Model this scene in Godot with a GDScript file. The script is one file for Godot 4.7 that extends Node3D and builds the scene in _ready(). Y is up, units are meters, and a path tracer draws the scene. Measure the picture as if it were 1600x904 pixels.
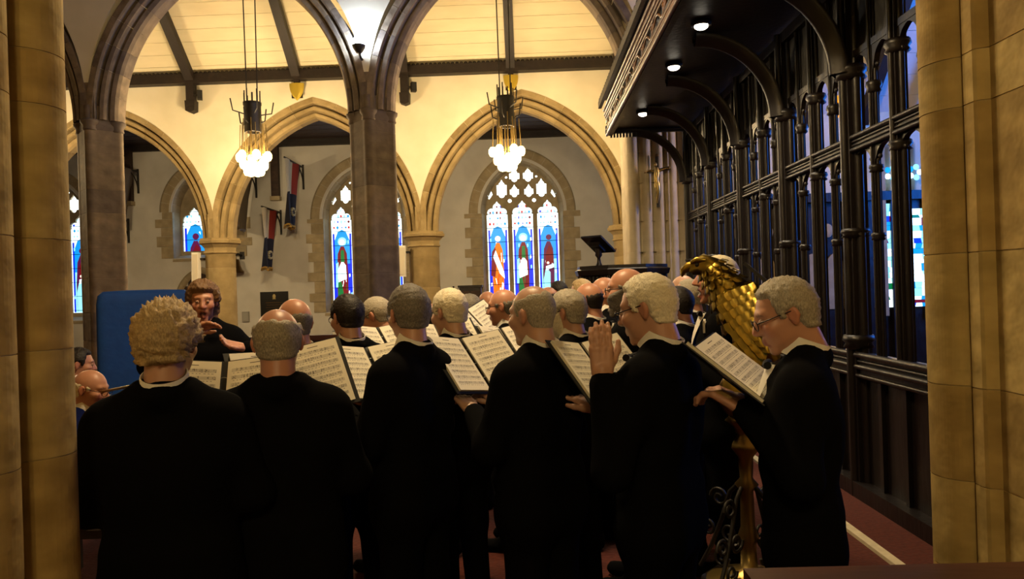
extends Node3D
# A choir of men in black suits rehearsing in a church, seen from behind through a stone arch.

const FOCAL := 1155.0
const EYE := Vector3(0, 1.7, 0)
var cam_basis: Basis
var taken := {}
var mats := {}
var rng := RandomNumberGenerator.new()

# ---------------------------------------------------------------- mesh builder
class MB:
	var v := PackedVector3Array()
	var n := PackedVector3Array()
	var c := PackedColorArray()
	var uv := PackedVector2Array()
	var ix := PackedInt32Array()
	var col := Color(1, 1, 1)

	func vert(p: Vector3, nn: Vector3, t := Vector2.ZERO) -> int:
		v.append(p); n.append(nn); c.append(col); uv.append(t)
		return v.size() - 1

	# corners run anticlockwise as seen from outside
	func quad(a: Vector3, b: Vector3, cc: Vector3, d: Vector3) -> void:
		var nn := (b - a).cross(cc - a)
		if nn.length_squared() < 1e-14:
			nn = (cc - a).cross(d - a)
		nn = nn.normalized()
		var i := vert(a, nn, Vector2(0, 1)); vert(b, nn, Vector2(1, 1)); vert(cc, nn, Vector2(1, 0)); vert(d, nn, Vector2(0, 0))
		ix.append_array(PackedInt32Array([i, i + 2, i + 1, i, i + 3, i + 2]))

	func tri(a: Vector3, b: Vector3, cc: Vector3) -> void:
		var nn := (b - a).cross(cc - a).normalized()
		var i := vert(a, nn); vert(b, nn); vert(cc, nn)
		ix.append_array(PackedInt32Array([i, i + 2, i + 1]))

	# box with chamfered long look: centre, size, optional turn
	func box(p: Vector3, s: Vector3, b := Basis.IDENTITY) -> void:
		var h := s * 0.5
		var q: Array[Vector3] = []
		for k in 8:
			q.append(p + b * Vector3(h.x * (1 if k & 1 else -1), h.y * (1 if k & 2 else -1), h.z * (1 if k & 4 else -1)))
		quad(q[4], q[5], q[7], q[6]); quad(q[1], q[0], q[2], q[3]); quad(q[5], q[1], q[3], q[7])
		quad(q[0], q[4], q[6], q[2]); quad(q[6], q[7], q[3], q[2]); quad(q[0], q[1], q[5], q[4])

	# smooth grid of rows of points; outside is where (along row) x (to next row) points
	func grid(rows: Array, close_u := false, flip := false) -> void:
		var nr := rows.size()
		var nc: int = rows[0].size()
		var base := v.size()
		for r in nr:
			for k in nc:
				vert(rows[r][k], Vector3.ZERO, Vector2(float(k) / maxf(nc - 1, 1), 1.0 - float(r) / maxf(nr - 1, 1)))
		var last := nc if close_u else nc - 1
		for r in nr - 1:
			for k in last:
				var k2 := (k + 1) % nc
				var a := base + r * nc + k
				var b := base + r * nc + k2
				var d := base + (r + 1) * nc + k
				var e := base + (r + 1) * nc + k2
				var nn := (v[b] - v[a]).cross(v[d] - v[a]) + (v[e] - v[d]).cross(v[e] - v[b])
				if flip:
					nn = -nn
				n[a] += nn; n[b] += nn; n[d] += nn; n[e] += nn
				if flip:
					ix.append_array(PackedInt32Array([a, b, d, b, e, d]))
				else:
					ix.append_array(PackedInt32Array([a, d, b, b, d, e]))
		for k in range(base, v.size()):
			n[k] = n[k].normalized() if n[k].length_squared() > 1e-20 else Vector3.UP

	func fan(pts: Array, up: Vector3) -> void:
		var m := Vector3.ZERO
		for p in pts:
			m += p
		m /= pts.size()
		for k in pts.size():
			var a: Vector3 = pts[k]
			var b: Vector3 = pts[(k + 1) % pts.size()]
			if (a - m).cross(b - m).dot(up) > 0:
				tri(m, a, b)
			else:
				tri(m, b, a)

	# tube along points with radii (one number or a list)
	func tube(pts: Array, r, sides := 8, caps := true) -> void:
		var rows := []
		var side := Vector3.ZERO
		for k in pts.size():
			var t: Vector3 = (pts[mini(k + 1, pts.size() - 1)] - pts[maxi(k - 1, 0)]).normalized()
			if side == Vector3.ZERO:
				side = t.cross(Vector3.UP if absf(t.y) < 0.9 else Vector3.RIGHT).normalized()
			side = (side - t * side.dot(t)).normalized()
			var up := t.cross(side)
			var rr: float = r[k] if r is Array else r
			var row: Array[Vector3] = []
			for j in sides:
				var a := TAU * j / sides
				row.append(pts[k] + (side * cos(a) + up * sin(a)) * rr)
			rows.append(row)
		grid(rows, true)
		if caps:
			fan(rows[0], pts[0] - pts[1])
			fan(rows[-1], pts[-1] - pts[-2])

	# turned profile: list of Vector2(radius, height) from bottom to top
	func lathe(prof: Array, seg := 20, at := Transform3D.IDENTITY, squash := Vector2.ONE) -> void:
		var rows := []
		for p in prof:
			var row: Array[Vector3] = []
			for j in seg:
				var a := -TAU * j / seg
				row.append(at * Vector3(cos(a) * p.x * squash.x, p.y, sin(a) * p.x * squash.y))
			rows.append(row)
		grid(rows, true)

	# polygon in the x-y plane pushed to a depth along z (from z0 to z1)
	func prism(poly: PackedVector2Array, z0: float, z1: float, at := Transform3D.IDENTITY) -> void:
		var pl := poly
		if Geometry2D.is_polygon_clockwise(pl):
			pl = pl.duplicate(); pl.reverse()
		var t := Geometry2D.triangulate_polygon(pl)
		var hi := maxf(z0, z1)
		var lo := minf(z0, z1)
		for k in range(0, t.size(), 3):
			var a := pl[t[k]]
			var b := pl[t[k + 1]]
			var d := pl[t[k + 2]]
			if (b - a).cross(d - a) < 0:
				var s := b
				b = d; d = s
			tri(at * Vector3(a.x, a.y, hi), at * Vector3(b.x, b.y, hi), at * Vector3(d.x, d.y, hi))
			if hi - lo > 1e-5:
				tri(at * Vector3(a.x, a.y, lo), at * Vector3(d.x, d.y, lo), at * Vector3(b.x, b.y, lo))
		if hi - lo > 1e-5:
			for k in pl.size():
				var a := pl[k]
				var b := pl[(k + 1) % pl.size()]
				quad(at * Vector3(a.x, a.y, lo), at * Vector3(b.x, b.y, lo), at * Vector3(b.x, b.y, hi), at * Vector3(a.x, a.y, hi))

	func ball(p: Vector3, r: Vector3, seg := 12, rings := 8, b := Basis.IDENTITY) -> void:
		var rows := []
		for i in rings + 1:
			var t := -PI / 2 + PI * i / rings
			var row: Array[Vector3] = []
			for j in seg:
				var a := -TAU * j / seg
				row.append(p + b * Vector3(cos(a) * cos(t) * r.x, sin(t) * r.y, sin(a) * cos(t) * r.z))
			rows.append(row)
		grid(rows, true)

	func arrays() -> Array:
		var arr := []
		arr.resize(Mesh.ARRAY_MAX)
		arr[Mesh.ARRAY_VERTEX] = v
		arr[Mesh.ARRAY_NORMAL] = n
		arr[Mesh.ARRAY_COLOR] = c
		arr[Mesh.ARRAY_TEX_UV] = uv
		arr[Mesh.ARRAY_INDEX] = ix
		return arr

	func mesh() -> ArrayMesh:
		var m := ArrayMesh.new()
		if v.size():
			m.add_surface_from_arrays(Mesh.PRIMITIVE_TRIANGLES, arrays())
		return m

# ---------------------------------------------------------------- naming and nodes
func numbered(s: String) -> String:
	if not taken.has(s):
		taken[s] = 0
		return s
	taken[s] += 1
	return "%s_%03d" % [s, taken[s]]

func tag(o: Node, label: String, category := "", group := "", kind := "") -> Node:
	if label: o.set_meta("label", label)
	if category: o.set_meta("category", category)
	if group: o.set_meta("group", group)
	if kind: o.set_meta("kind", kind)
	return o

func thing(called: String, label: String, category: String, at := Vector3.ZERO, turn := 0.0, group := "") -> Node3D:
	var o := Node3D.new()
	o.name = numbered(called)
	add_child(o)
	o.position = at
	o.rotation.y = turn
	tag(o, label, category, group)
	return o

func put(called: String, mb, m: Material, parent: Node = null) -> MeshInstance3D:
	var o := MeshInstance3D.new()
	o.mesh = mb.mesh() if mb is MB else mb
	o.material_override = m
	if parent == null:
		o.name = numbered(called)
		add_child(o)
	else:
		o.name = called
		parent.add_child(o, true)
	return o

func struct(called: String, mb, m: Material, label := "", category := "") -> MeshInstance3D:
	var o := put(called, mb, m)
	return tag(o, label, category, "", "structure")

func struct_root(called: String, label: String, category: String) -> Node3D:
	var o := thing(called, label, category)
	o.set_meta("kind", "structure")
	return o

func px(x: float, y: float, depth: float) -> Vector3:
	var d := cam_basis * Vector3((x - 800.0) / FOCAL, (452.0 - y) / FOCAL, -1.0)
	return EYE + d * (depth / -d.z)

# ---------------------------------------------------------------- materials
func noise_tex(freq: float, seed_: int, lo: Color, hi: Color, octaves := 4, size := 512, stretch := false) -> NoiseTexture2D:
	var f := FastNoiseLite.new()
	f.noise_type = FastNoiseLite.TYPE_SIMPLEX_SMOOTH
	f.seed = seed_; f.frequency = freq; f.fractal_octaves = octaves
	var t := NoiseTexture2D.new()
	t.width = size; t.height = size; t.seamless = true; t.noise = f
	var g := Gradient.new()
	g.set_color(0, lo); g.set_color(1, hi)
	t.color_ramp = g
	return t

func bump_tex(freq: float, seed_: int, strength := 4.0, octaves := 4) -> NoiseTexture2D:
	var f := FastNoiseLite.new()
	f.noise_type = FastNoiseLite.TYPE_SIMPLEX_SMOOTH
	f.seed = seed_; f.frequency = freq; f.fractal_octaves = octaves
	var t := NoiseTexture2D.new()
	t.width = 256; t.height = 256; t.seamless = true; t.noise = f; t.as_normal_map = true; t.bump_strength = strength
	return t

func mat(called: String, color: Color, rough := 0.8, metal := 0.0) -> StandardMaterial3D:
	if mats.has(called):
		return mats[called]
	var m := StandardMaterial3D.new()
	m.resource_name = called
	m.albedo_color = color; m.roughness = rough; m.metallic = metal
	mats[called] = m
	return m

func textured(called: String, lo: Color, hi: Color, freq: float, scale: Vector3, rough := 0.85, seed_ := 1, bump := 0.0, spec := 0.5) -> StandardMaterial3D:
	var m := mat(called, Color.WHITE, rough)
	m.albedo_texture = noise_tex(freq, seed_, lo, hi)
	m.uv1_triplanar = true; m.uv1_world_triplanar = true; m.uv1_scale = scale
	m.metallic_specular = spec
	if bump > 0.0:
		m.normal_enabled = true; m.normal_texture = bump_tex(freq * 2.0, seed_ + 7); m.normal_scale = bump
	return m

func glow(called: String, color: Color, energy: float) -> StandardMaterial3D:
	var m := mat(called, color, 0.4)
	m.emission_enabled = true; m.emission = color; m.emission_energy_multiplier = energy
	return m

func make_materials() -> void:
	textured("pier_stone", Color(0.40, 0.35, 0.28), Color(0.60, 0.53, 0.43), 0.012, Vector3.ONE * 0.6, 0.9, 3, 0.35)
	textured("pier_stone_dark", Color(0.34, 0.30, 0.26), Color(0.52, 0.46, 0.39), 0.012, Vector3.ONE * 0.6, 0.9, 13, 0.35)
	textured("arcade_stone", Color(0.53, 0.46, 0.31), Color(0.66, 0.58, 0.42), 0.012, Vector3.ONE * 0.5, 0.9, 5, 0.3)
	textured("arcade_stone_brown", Color(0.48, 0.41, 0.27), Color(0.61, 0.53, 0.37), 0.012, Vector3.ONE * 0.5, 0.9, 15, 0.3)
	textured("near_stone", Color(0.56, 0.46, 0.25), Color(0.76, 0.65, 0.40), 0.009, Vector3.ONE * 1.6, 0.9, 8, 0.5)
	textured("near_stone_pale", Color(0.60, 0.51, 0.29), Color(0.80, 0.70, 0.45), 0.009, Vector3.ONE * 1.6, 0.9, 9, 0.5)
	textured("window_stone", Color(0.60, 0.55, 0.44), Color(0.72, 0.66, 0.54), 0.012, Vector3.ONE * 0.5, 0.9, 6, 0.2)
	textured("plaster", Color(0.86, 0.83, 0.73), Color(0.91, 0.88, 0.79), 0.006, Vector3.ONE * 0.4, 0.95, 2, 0.1)
	textured("aisle_plaster", Color(0.80, 0.79, 0.76), Color(0.86, 0.85, 0.82), 0.006, Vector3.ONE * 0.4, 0.95, 4, 0.1)
	textured("ceiling_board", Color(0.84, 0.80, 0.67), Color(0.90, 0.86, 0.74), 0.01, Vector3(0.15, 0.9, 0.9), 0.9, 11, 0.1)
	textured("dark_timber", Color(0.08, 0.05, 0.04), Color(0.14, 0.09, 0.07), 0.02, Vector3(0.6, 0.6, 0.6), 0.6, 12, 0.2)
	textured("aisle_timber", Color(0.17, 0.11, 0.08), Color(0.27, 0.19, 0.14), 0.02, Vector3(0.3, 1.0, 1.0), 0.7, 16, 0.2)
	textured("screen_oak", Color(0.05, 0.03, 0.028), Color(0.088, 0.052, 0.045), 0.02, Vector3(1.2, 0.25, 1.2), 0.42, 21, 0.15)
	textured("frieze_oak", Color(0.36, 0.24, 0.14), Color(0.52, 0.37, 0.22), 0.02, Vector3(1.0, 1.0, 0.3), 0.4, 22, 0.15)
	textured("carpet", Color(0.26, 0.09, 0.06), Color(0.34, 0.13, 0.08), 0.06, Vector3.ONE * 0.8, 1.0, 31, 0.2)
	textured("white_tile", Color(0.75, 0.70, 0.58), Color(0.85, 0.80, 0.68), 0.02, Vector3.ONE, 0.5, 32)
	textured("pew_oak", Color(0.20, 0.09, 0.06), Color(0.30, 0.15, 0.09), 0.02, Vector3(0.3, 1.5, 1.5), 0.45, 33, 0.1)
	textured("suit", Color(0.042, 0.042, 0.05), Color(0.06, 0.06, 0.068), 0.05, Vector3.ONE * 3.0, 0.95, 41, 0.0, 0.15)
	textured("blue_suit", Color(0.03, 0.06, 0.22), Color(0.05, 0.10, 0.30), 0.05, Vector3.ONE * 3.0, 0.9, 42, 0.0, 0.2)
	textured("blue_cover", Color(0.03, 0.24, 0.55), Color(0.04, 0.29, 0.62), 0.02, Vector3.ONE, 0.8, 43, 0.15)
	textured("iron", Color(0.07, 0.06, 0.055), Color(0.14, 0.12, 0.10), 0.03, Vector3.ONE * 2.0, 0.55, 44)
	mat("gilt", Color(0.78, 0.68, 0.26), 0.35, 0.6)
	var brass := mat("brass", Color(0.66, 0.56, 0.24), 0.3, 1.0)
	brass.normal_enabled = true; brass.normal_texture = bump_tex(0.03, 51, 3.0); brass.normal_scale = 0.35
	brass.uv1_triplanar = true; brass.uv1_scale = Vector3.ONE * 4.0
	mat("old_brass", Color(0.62, 0.53, 0.32), 0.35, 0.9)
	mat("bronze", Color(0.42, 0.33, 0.2), 0.35, 0.85)
	textured("mortar", Color(0.62, 0.55, 0.38), Color(0.78, 0.70, 0.5), 0.03, Vector3.ONE * 2.0, 0.95, 19)
	mat("linen", Color(0.93, 0.92, 0.89), 0.85)
	mat("black_cloth", Color(0.07, 0.07, 0.075), 0.9)
	mat("black_card", Color(0.06, 0.06, 0.065), 0.5)
	mat("frame_metal", Color(0.12, 0.1, 0.1), 0.3, 0.6)
	mat("steel", Color(0.6, 0.6, 0.6), 0.3, 1.0)
	mat("lead", Color(0.06, 0.06, 0.065), 0.7)
	mat("speaker_white", Color(0.88, 0.87, 0.84), 0.6)
	mat("plaque_black", Color(0.05, 0.05, 0.05), 0.3)
	mat("plaque_gold", Color(0.75, 0.68, 0.45), 0.4)
	mat("page_edge", Color(0.9, 0.88, 0.8), 0.9)
	mat("flag_navy", Color(0.10, 0.10, 0.17), 0.95)
	mat("flag_white", Color(0.80, 0.77, 0.70), 0.95)
	mat("flag_red", Color(0.55, 0.18, 0.14), 0.95)
	mat("flag_grey", Color(0.42, 0.38, 0.33), 0.95)
	mat("flag_emblem", Color(0.70, 0.68, 0.60), 0.9)
	mat("flag_fringe", Color(0.70, 0.55, 0.25), 0.9)
	var lens := mat("lens", Color(0.9, 0.95, 1.0, 0.12), 0.05)
	lens.transparency = BaseMaterial3D.TRANSPARENCY_ALPHA
	glow("bulb", Color(1.0, 0.86, 0.55), 9.0)
	glow("downlight", Color(1.0, 0.95, 0.85), 6.0)
	glow("floodlight", Color(0.95, 0.97, 1.0), 7.0)
	glow("amber_lamp", Color(1.0, 0.6, 0.15), 1.2)
	var skin := mat("skin", Color.WHITE, 0.42)
	skin.vertex_color_use_as_albedo = true
	skin.metallic_specular = 0.5
	for h in [["hair_blond", Color(0.50, 0.41, 0.28), Color(0.86, 0.76, 0.56)], ["hair_grey", Color(0.42, 0.39, 0.33), Color(0.76, 0.72, 0.63)], ["hair_steel", Color(0.28, 0.27, 0.26), Color(0.60, 0.57, 0.52)], ["hair_dark", Color(0.05, 0.035, 0.03), Color(0.14, 0.10, 0.08)], ["hair_white", Color(0.78, 0.74, 0.62), Color(0.98, 0.95, 0.86)], ["hair_silver", Color(0.46, 0.43, 0.38), Color(0.80, 0.77, 0.69)], ["hair_brown", Color(0.34, 0.25, 0.17), Color(0.58, 0.45, 0.32)]]:
		var m := mat(h[0], Color.WHITE, 0.6)
		m.albedo_texture = noise_tex(0.05, 61, h[1], h[2], 3, 256)
		m.uv1_triplanar = true; m.uv1_scale = Vector3(14, 5, 14)
		m.normal_enabled = true; m.normal_texture = bump_tex(0.06, 62, 6.0, 3); m.normal_scale = 0.7
	make_page_texture()

func make_page_texture() -> void:
	var r := RandomNumberGenerator.new()
	r.seed = 5
	var im := Image.create(210, 297, false, Image.FORMAT_RGB8)
	im.fill(Color(0.92, 0.90, 0.83))
	im.fill_rect(Rect2i(85, 16, 44, 3), Color(0.35, 0.33, 0.3))
	for s in 8:
		var y0 := 34 + s * 31
		for k in 5:
			im.fill_rect(Rect2i(16, y0 + k * 3, 178, 1), Color(0.55, 0.53, 0.48))
		for k in 26:
			var x := 20 + r.randi() % 170
			im.fill_rect(Rect2i(x, y0 + r.randi() % 12, 3, 2), Color(0.3, 0.28, 0.26))
			im.fill_rect(Rect2i(x + 2, y0 - 3 + r.randi() % 5, 1, 9), Color(0.42, 0.4, 0.37))
		for k in 12:
			im.fill_rect(Rect2i(20 + k * 14 + r.randi() % 4, y0 + 18, 5 + r.randi() % 6, 2), Color(0.5, 0.48, 0.44))
	var t := ImageTexture.create_from_image(im)
	var m := mat("music_page", Color.WHITE, 0.9)
	m.albedo_texture = t

# ---------------------------------------------------------------- camera, light
func set_camera_and_light() -> void:
	cam_basis = Basis(Vector3.UP, 23.0 / 1155.0) * Basis(Vector3.BACK, -0.032)
	var cam := Camera3D.new()
	cam.name = "camera"
	cam.fov = rad_to_deg(2.0 * atan(452.0 / FOCAL))
	cam.near = 0.05; cam.far = 200.0
	add_child(cam)
	cam.transform = Transform3D(cam_basis, EYE)
	cam.current = true
	var env := Environment.new()
	env.background_mode = Environment.BG_COLOR
	env.background_color = Color(0.75, 0.85, 1.0)
	env.background_energy_multiplier = 1.0
	env.tonemap_mode = Environment.TONE_MAPPER_LINEAR
	env.tonemap_exposure = 1.5
	env.sdfgi_enabled = true; env.ssao_enabled = true; env.ssil_enabled = true
	var we := WorldEnvironment.new()
	we.name = "environment"
	we.environment = env
	add_child(we)

func omni(at: Vector3, color: Color, energy: float, size: float, parent: Node = null) -> void:
	var l := OmniLight3D.new()
	l.light_color = color; l.light_energy = energy; l.light_size = size
	l.omni_range = 60.0; l.omni_attenuation = 2.0; l.shadow_enabled = true
	l.name = "lamp_light"
	(parent if parent else self).add_child(l, true)
	l.position = at

func area(at: Vector3, towards: Vector3, size: Vector2, color: Color, energy: float, parent: Node = null) -> void:
	var l := AreaLight3D.new()
	l.light_color = color; l.light_energy = energy
	l.area_size = size; l.area_range = 60.0; l.area_attenuation = 2.0; l.shadow_enabled = true
	l.name = "window_light"
	(parent if parent else self).add_child(l, true)
	l.look_at_from_position(at, at + towards, Vector3.UP if absf(towards.normalized().y) < 0.9 else Vector3.RIGHT)

# ---------------------------------------------------------------- arches and piers
const ZA := -12.0
const ZB := -16.2
const ZC := -21.6

func arc_side(cx: float, spring: float, half: float, r: float, right: bool, steps: int) -> PackedVector2Array:
	# from the springing up to the apex
	var k := r - half
	var apex := acos(clampf(k / r, -1.0, 1.0))
	var out := PackedVector2Array()
	for i in steps + 1:
		var t := apex * i / steps
		var x := -k + r * cos(t)
		out.append(Vector2(cx + (x if right else -x), spring + r * sin(t)))
	return out

func arch_voussoirs(parent: Node3D, cx: float, z: float, spring: float, half: float, r: float, prof: Array, n: int, ms: Array, reach := 99.0) -> void:
	var k := r - half
	for side in [-1.0, 1.0]:
		var apex := acos(k / (r + 0.001))
		for i in n:
			var t0 := lerpf(0.0, apex, float(i) / n)
			var t1 := lerpf(0.0, apex, float(i + 1) / n) - (0.004 / r if i < n - 1 else 0.0)
			var mb := MB.new()
			var rows := []
			for s in 4:
				var t := lerpf(t0, t1, s / 3.0)
				var row: Array[Vector3] = []
				for p in prof:
					var rr: float = r + p.x
					var tt := t
					if i == n - 1 and s == 3:
						tt = acos(k / rr)
					row.append(Vector3(cx + side * minf(-k + rr * cos(tt), reach), spring + rr * sin(tt), z + p.y))
				rows.append(row)
			mb.grid(rows, false, side > 0)
			put("voussoir", mb, mats[ms[(i * 7 + int(side) + 3) % ms.size()]], parent)

func moulding(w: float, half_t: float) -> Array:
	var g := [Vector2(w, half_t - 0.04), Vector2(w, half_t + 0.03), Vector2(w - 0.10, half_t + 0.03), Vector2(w - 0.125, half_t + 0.005), Vector2(w - 0.13, half_t - 0.16), Vector2(w - 0.165, half_t - 0.17), Vector2(w - 0.17, half_t - 0.05), Vector2(w - 0.19, half_t - 0.035), Vector2(w - 0.245, half_t - 0.05), Vector2(w - 0.26, half_t - 0.075), Vector2(w - 0.265, half_t - 0.20), Vector2(w - 0.30, half_t - 0.21), Vector2(w - 0.305, half_t - 0.14), Vector2(0.03, half_t - 0.16), Vector2(0, half_t - 0.22)]
	var f := []
	for p in g:
		f.append(p); f.append(p)
	var out := f.duplicate()
	for i in range(f.size() - 1, -1, -1):
		out.append(Vector2(f[i].x, -f[i].y))
	return out

func course(pts: Array, y0: float, y1: float, inset := 0.985) -> MB:
	var m := Vector2.ZERO
	for p in pts:
		m += p
	m /= pts.size()
	var rows := []
	for e in [[y0, inset], [y0 + 0.012, 1.0], [y1 - 0.012, 1.0], [y1, inset]]:
		var row: Array[Vector3] = []
		for p in pts:
			var q: Vector2 = m + (p - m) * e[1]
			row.append(Vector3(q.x, e[0], q.y))
		rows.append(row)
	var mb := MB.new()
	mb.grid(rows, true)
	mb.fan(rows[3], Vector3.UP)
	mb.fan(rows[0], Vector3.DOWN)
	return mb

func lobed(cx: float, cz: float, r: float, shaft: float, seg := 64) -> Array:
	# four round shafts at the cardinal points with hollows between
	var out := []
	for j in seg:
		var a := -TAU * j / seg
		var q := fposmod(a + PI / 4, PI / 2) - PI / 4
		var sq := 0.82 * r / (absf(cos(a)) + absf(sin(a))) * 1.28
		var rr := minf(sq, r * 0.93)
		if absf(q) < shaft / r * 1.05:
			rr = maxf(rr, r - shaft + sqrt(maxf(shaft * shaft - pow(r * sin(q), 2.0), 0.0)) * 1.0)
		elif absf(q) < shaft / r * 1.5:
			rr = minf(rr, r * 0.84)
		out.append(Vector2(cx + cos(a) * rr, cz + sin(a) * rr))
	return out

func octagon(cx: float, cz: float, r: float, turn := 0.0) -> Array:
	var out := []
	for j in 8:
		var a := -TAU * j / 8 + turn
		out.append(Vector2(cx + cos(a) * r, cz + sin(a) * r))
	return out

func stacked(parent: Node3D, pts: Array, y0: float, y1: float, h: float, ms: Array, seed_: int) -> void:
	var r := RandomNumberGenerator.new()
	r.seed = seed_
	var y := y0
	while y < y1 - 0.02:
		var top := minf(y + h * r.randf_range(0.75, 1.25), y1)
		if y1 - top < 0.12:
			top = y1
		put("stone", course(pts, y, top), mats[ms[r.randi() % ms.size()]], parent)
		y = top

func flat_octagon(parent: Node3D, called: String, cx: float, cz: float, prof: Array, m: Material, turn: float) -> void:
	var mb := MB.new()
	for i in prof.size() - 1:
		var a: Vector2 = prof[i]
		var b: Vector2 = prof[i + 1]
		var pa := octagon(cx, cz, a.x, turn)
		var pb := octagon(cx, cz, b.x, turn)
		for j in 8:
			var k := (j + 1) % 8
			mb.quad(Vector3(pa[j].x, a.y, pa[j].y), Vector3(pa[k].x, a.y, pa[k].y), Vector3(pb[k].x, b.y, pb[k].y), Vector3(pb[j].x, b.y, pb[j].y))
	put(called, mb, m, parent)

func arcade_wall(called: String, z: float, t: float, centres: Array, spring: float, half: float, r: float, x0: float, x1: float, top: float, m: Material, label: String) -> void:
	# plaster above a row of arches: one outline whose lower edge follows the arches
	var poly := PackedVector2Array([Vector2(x0, spring)])
	for c in centres:
		var l := arc_side(c, spring, half, r, false, 20)
		var q := arc_side(c, spring, half, r, true, 20)
		q.reverse()
		for p in l:
			if poly[poly.size() - 1].distance_to(p) > 0.004:
				poly.append(p)
		for k in range(1, q.size()):
			poly.append(q[k])
	poly.append(Vector2(x1, spring)); poly.append(Vector2(x1, top)); poly.append(Vector2(x0, top))
	var mb := MB.new()
	mb.prism(poly, z - t / 2, z + t / 2)
	struct(called, mb, m, label, "wall")

func build_arcades() -> void:
	# near arcade, dark stone
	var ca := [-14.05, -9.43, -4.81, -0.19]
	arcade_wall("wall_arcade", ZA - 0.35, 0.7, ca, 4.95, 2.29, 3.07, -18.0, 2.75, 10.4, mats.plaster, "pale plaster wall above the tall dark stone arches")
	var lab := ["tall dark stone arch beside the stone pier at the picture opening", "tall dark stone arch over the conductor and blue cover", "tall dark stone arch meeting the carved canopy", "tall dark stone arch mostly hidden by the near pier"]
	var order := [3, 0, 1, 2]
	for i in 4:
		var t := thing("stone_arch", lab[order[i]], "arch")
		arch_voussoirs(t, ca[i], ZA - 0.35, 4.72, 1.93, 2.7, moulding(0.40, 0.33), 9, ["pier_stone", "pier_stone_dark", "pier_stone"], 2.308)
	var pl := ["dark stone pier with shafts beyond the hidden bay", "dark stone pier with shafts beside the blue cover", "dark stone pier with a floodlight above its capitals"]
	var xs := [-11.74, -7.12, -2.5]
	for i in 3:
		var t := thing("stone_pier", pl[i], "pier")
		stacked(t, lobed(xs[i], ZA - 0.35, 0.385, 0.10), 0.45, 4.55, 0.5, ["pier_stone", "pier_stone_dark"], 20 + i)
		for y in [[0.0, 0.46, 0.22], [0.22, 0.5, 0.24]]:
			put("base_stone", course(octagon(xs[i], ZA - 0.35, y[1], PI / 8), y[0], y[0] + y[2]), mats.pier_stone, t)
		for k in 4:
			var a := k * PI / 2
			var mb := MB.new()
			mb.lathe([Vector2(0.0, 0), Vector2(0.105, 0), Vector2(0.115, 0.02), Vector2(0.105, 0.04), Vector2(0.108, 0.09), Vector2(0.14, 0.13), Vector2(0.145, 0.17), Vector2(0.11, 0.19), Vector2(0, 0.19)], 16, Transform3D(Basis.IDENTITY, Vector3(xs[i] + cos(a) * 0.29, 4.54, ZA - 0.35 + sin(a) * 0.29)))
			put("capital", mb, mats.pier_stone_dark, t)
		put("stone", course(lobed(xs[i], ZA - 0.35, 0.385, 0.10), 4.55, 4.95), mats.pier_stone_dark, t)
	# moulded respond at the end of the screen, with the crucifix
	var t := thing("moulded_respond", "broad moulded stone respond carrying the crucifix", "pier")
	var y := 0.0
	var k := 0
	while y < 9.4:
		var h := 0.62 if k % 2 else 0.5
		var pts := []
		for e in [[2.72, -12.9], [1.70, -12.9], [1.70, -12.25]]:
			pts.append(Vector2(e[0], e[1]))
		for j in 61:
			var u := j / 60.0
			var x := lerpf(1.70, 2.72, u)
			pts.append(Vector2(x, -12.12 + 0.09 * absf(sin(u * PI * 5.0)) + 0.04 * sin(u * PI) + (0.05 if absf(u - 0.62) < 0.02 else 0.0)))
		pts.append(Vector2(2.72, -12.25))
		pts.reverse()
		put("stone", course(pts, y, y + h, 0.994), mats.window_stone, t)
		y += h; k += 1
	# far arcade, honey stone
	var cb := [-13.78, -9.18, -4.58, 0.02]
	arcade_wall("wall_nave", ZB - 0.35, 0.7, cb, 3.05, 2.28, 3.07, -18.0, 2.75, 6.75, mats.plaster, "cream plaster wall above the honey stone arches")
	var bl := ["honey stone arch over the hidden end of the aisle", "honey stone arch in front of the small window", "honey stone arch behind the chandelier beside the flags", "honey stone arch framing the three-light stained window"]
	for i in 4:
		var a := thing("arcade_arch", bl[i], "arch")
		arch_voussoirs(a, cb[i], ZB - 0.35, 3.04, 1.96, 2.73, moulding(0.40, 0.33), 9, ["arcade_stone", "arcade_stone_brown", "arcade_stone"], 2.298)
	var bp := ["honey stone pillar beyond the hidden bay", "honey stone pillar behind the conductor", "honey stone pillar with white column loudspeaker near the window", "honey stone half pillar beside the pulpit"]
	var bx := [-11.48, -6.88, -2.28, 2.32]
	for i in 4:
		var p := thing("arcade_pillar", bp[i], "pillar")
		stacked(p, octagon(bx[i], ZB - 0.35, 0.345, PI / 8 + PI / 8), 0.4, 2.72, 0.85, ["arcade_stone", "arcade_stone_brown"], 40 + i)
		put("base_stone", course(octagon(bx[i], ZB - 0.35, 0.46, 0), 0.0, 0.4), mats.arcade_stone_brown, p)
		flat_octagon(p, "capital", bx[i], ZB - 0.35, [Vector2(0.345, 2.70), Vector2(0.375, 2.72), Vector2(0.375, 2.745), Vector2(0.35, 2.76), Vector2(0.36, 2.84), Vector2(0.43, 2.92), Vector2(0.47, 2.935), Vector2(0.48, 2.99), Vector2(0.45, 3.01), Vector2(0.45, 3.05), Vector2(0.0, 3.05)], mats.arcade_stone, 0)
	# springing stones over each pillar, where neighbouring mouldings meet
	for i in 4:
		var mb := MB.new()
		mb.box(Vector3(bx[i], 3.30, ZB - 0.35), Vector3(0.24, 0.56, 0.705))
		put("springer", mb, mats.arcade_stone, get_node(NodePath("arcade_pillar" if i == 0 else "arcade_pillar_%03d" % i)))
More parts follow.
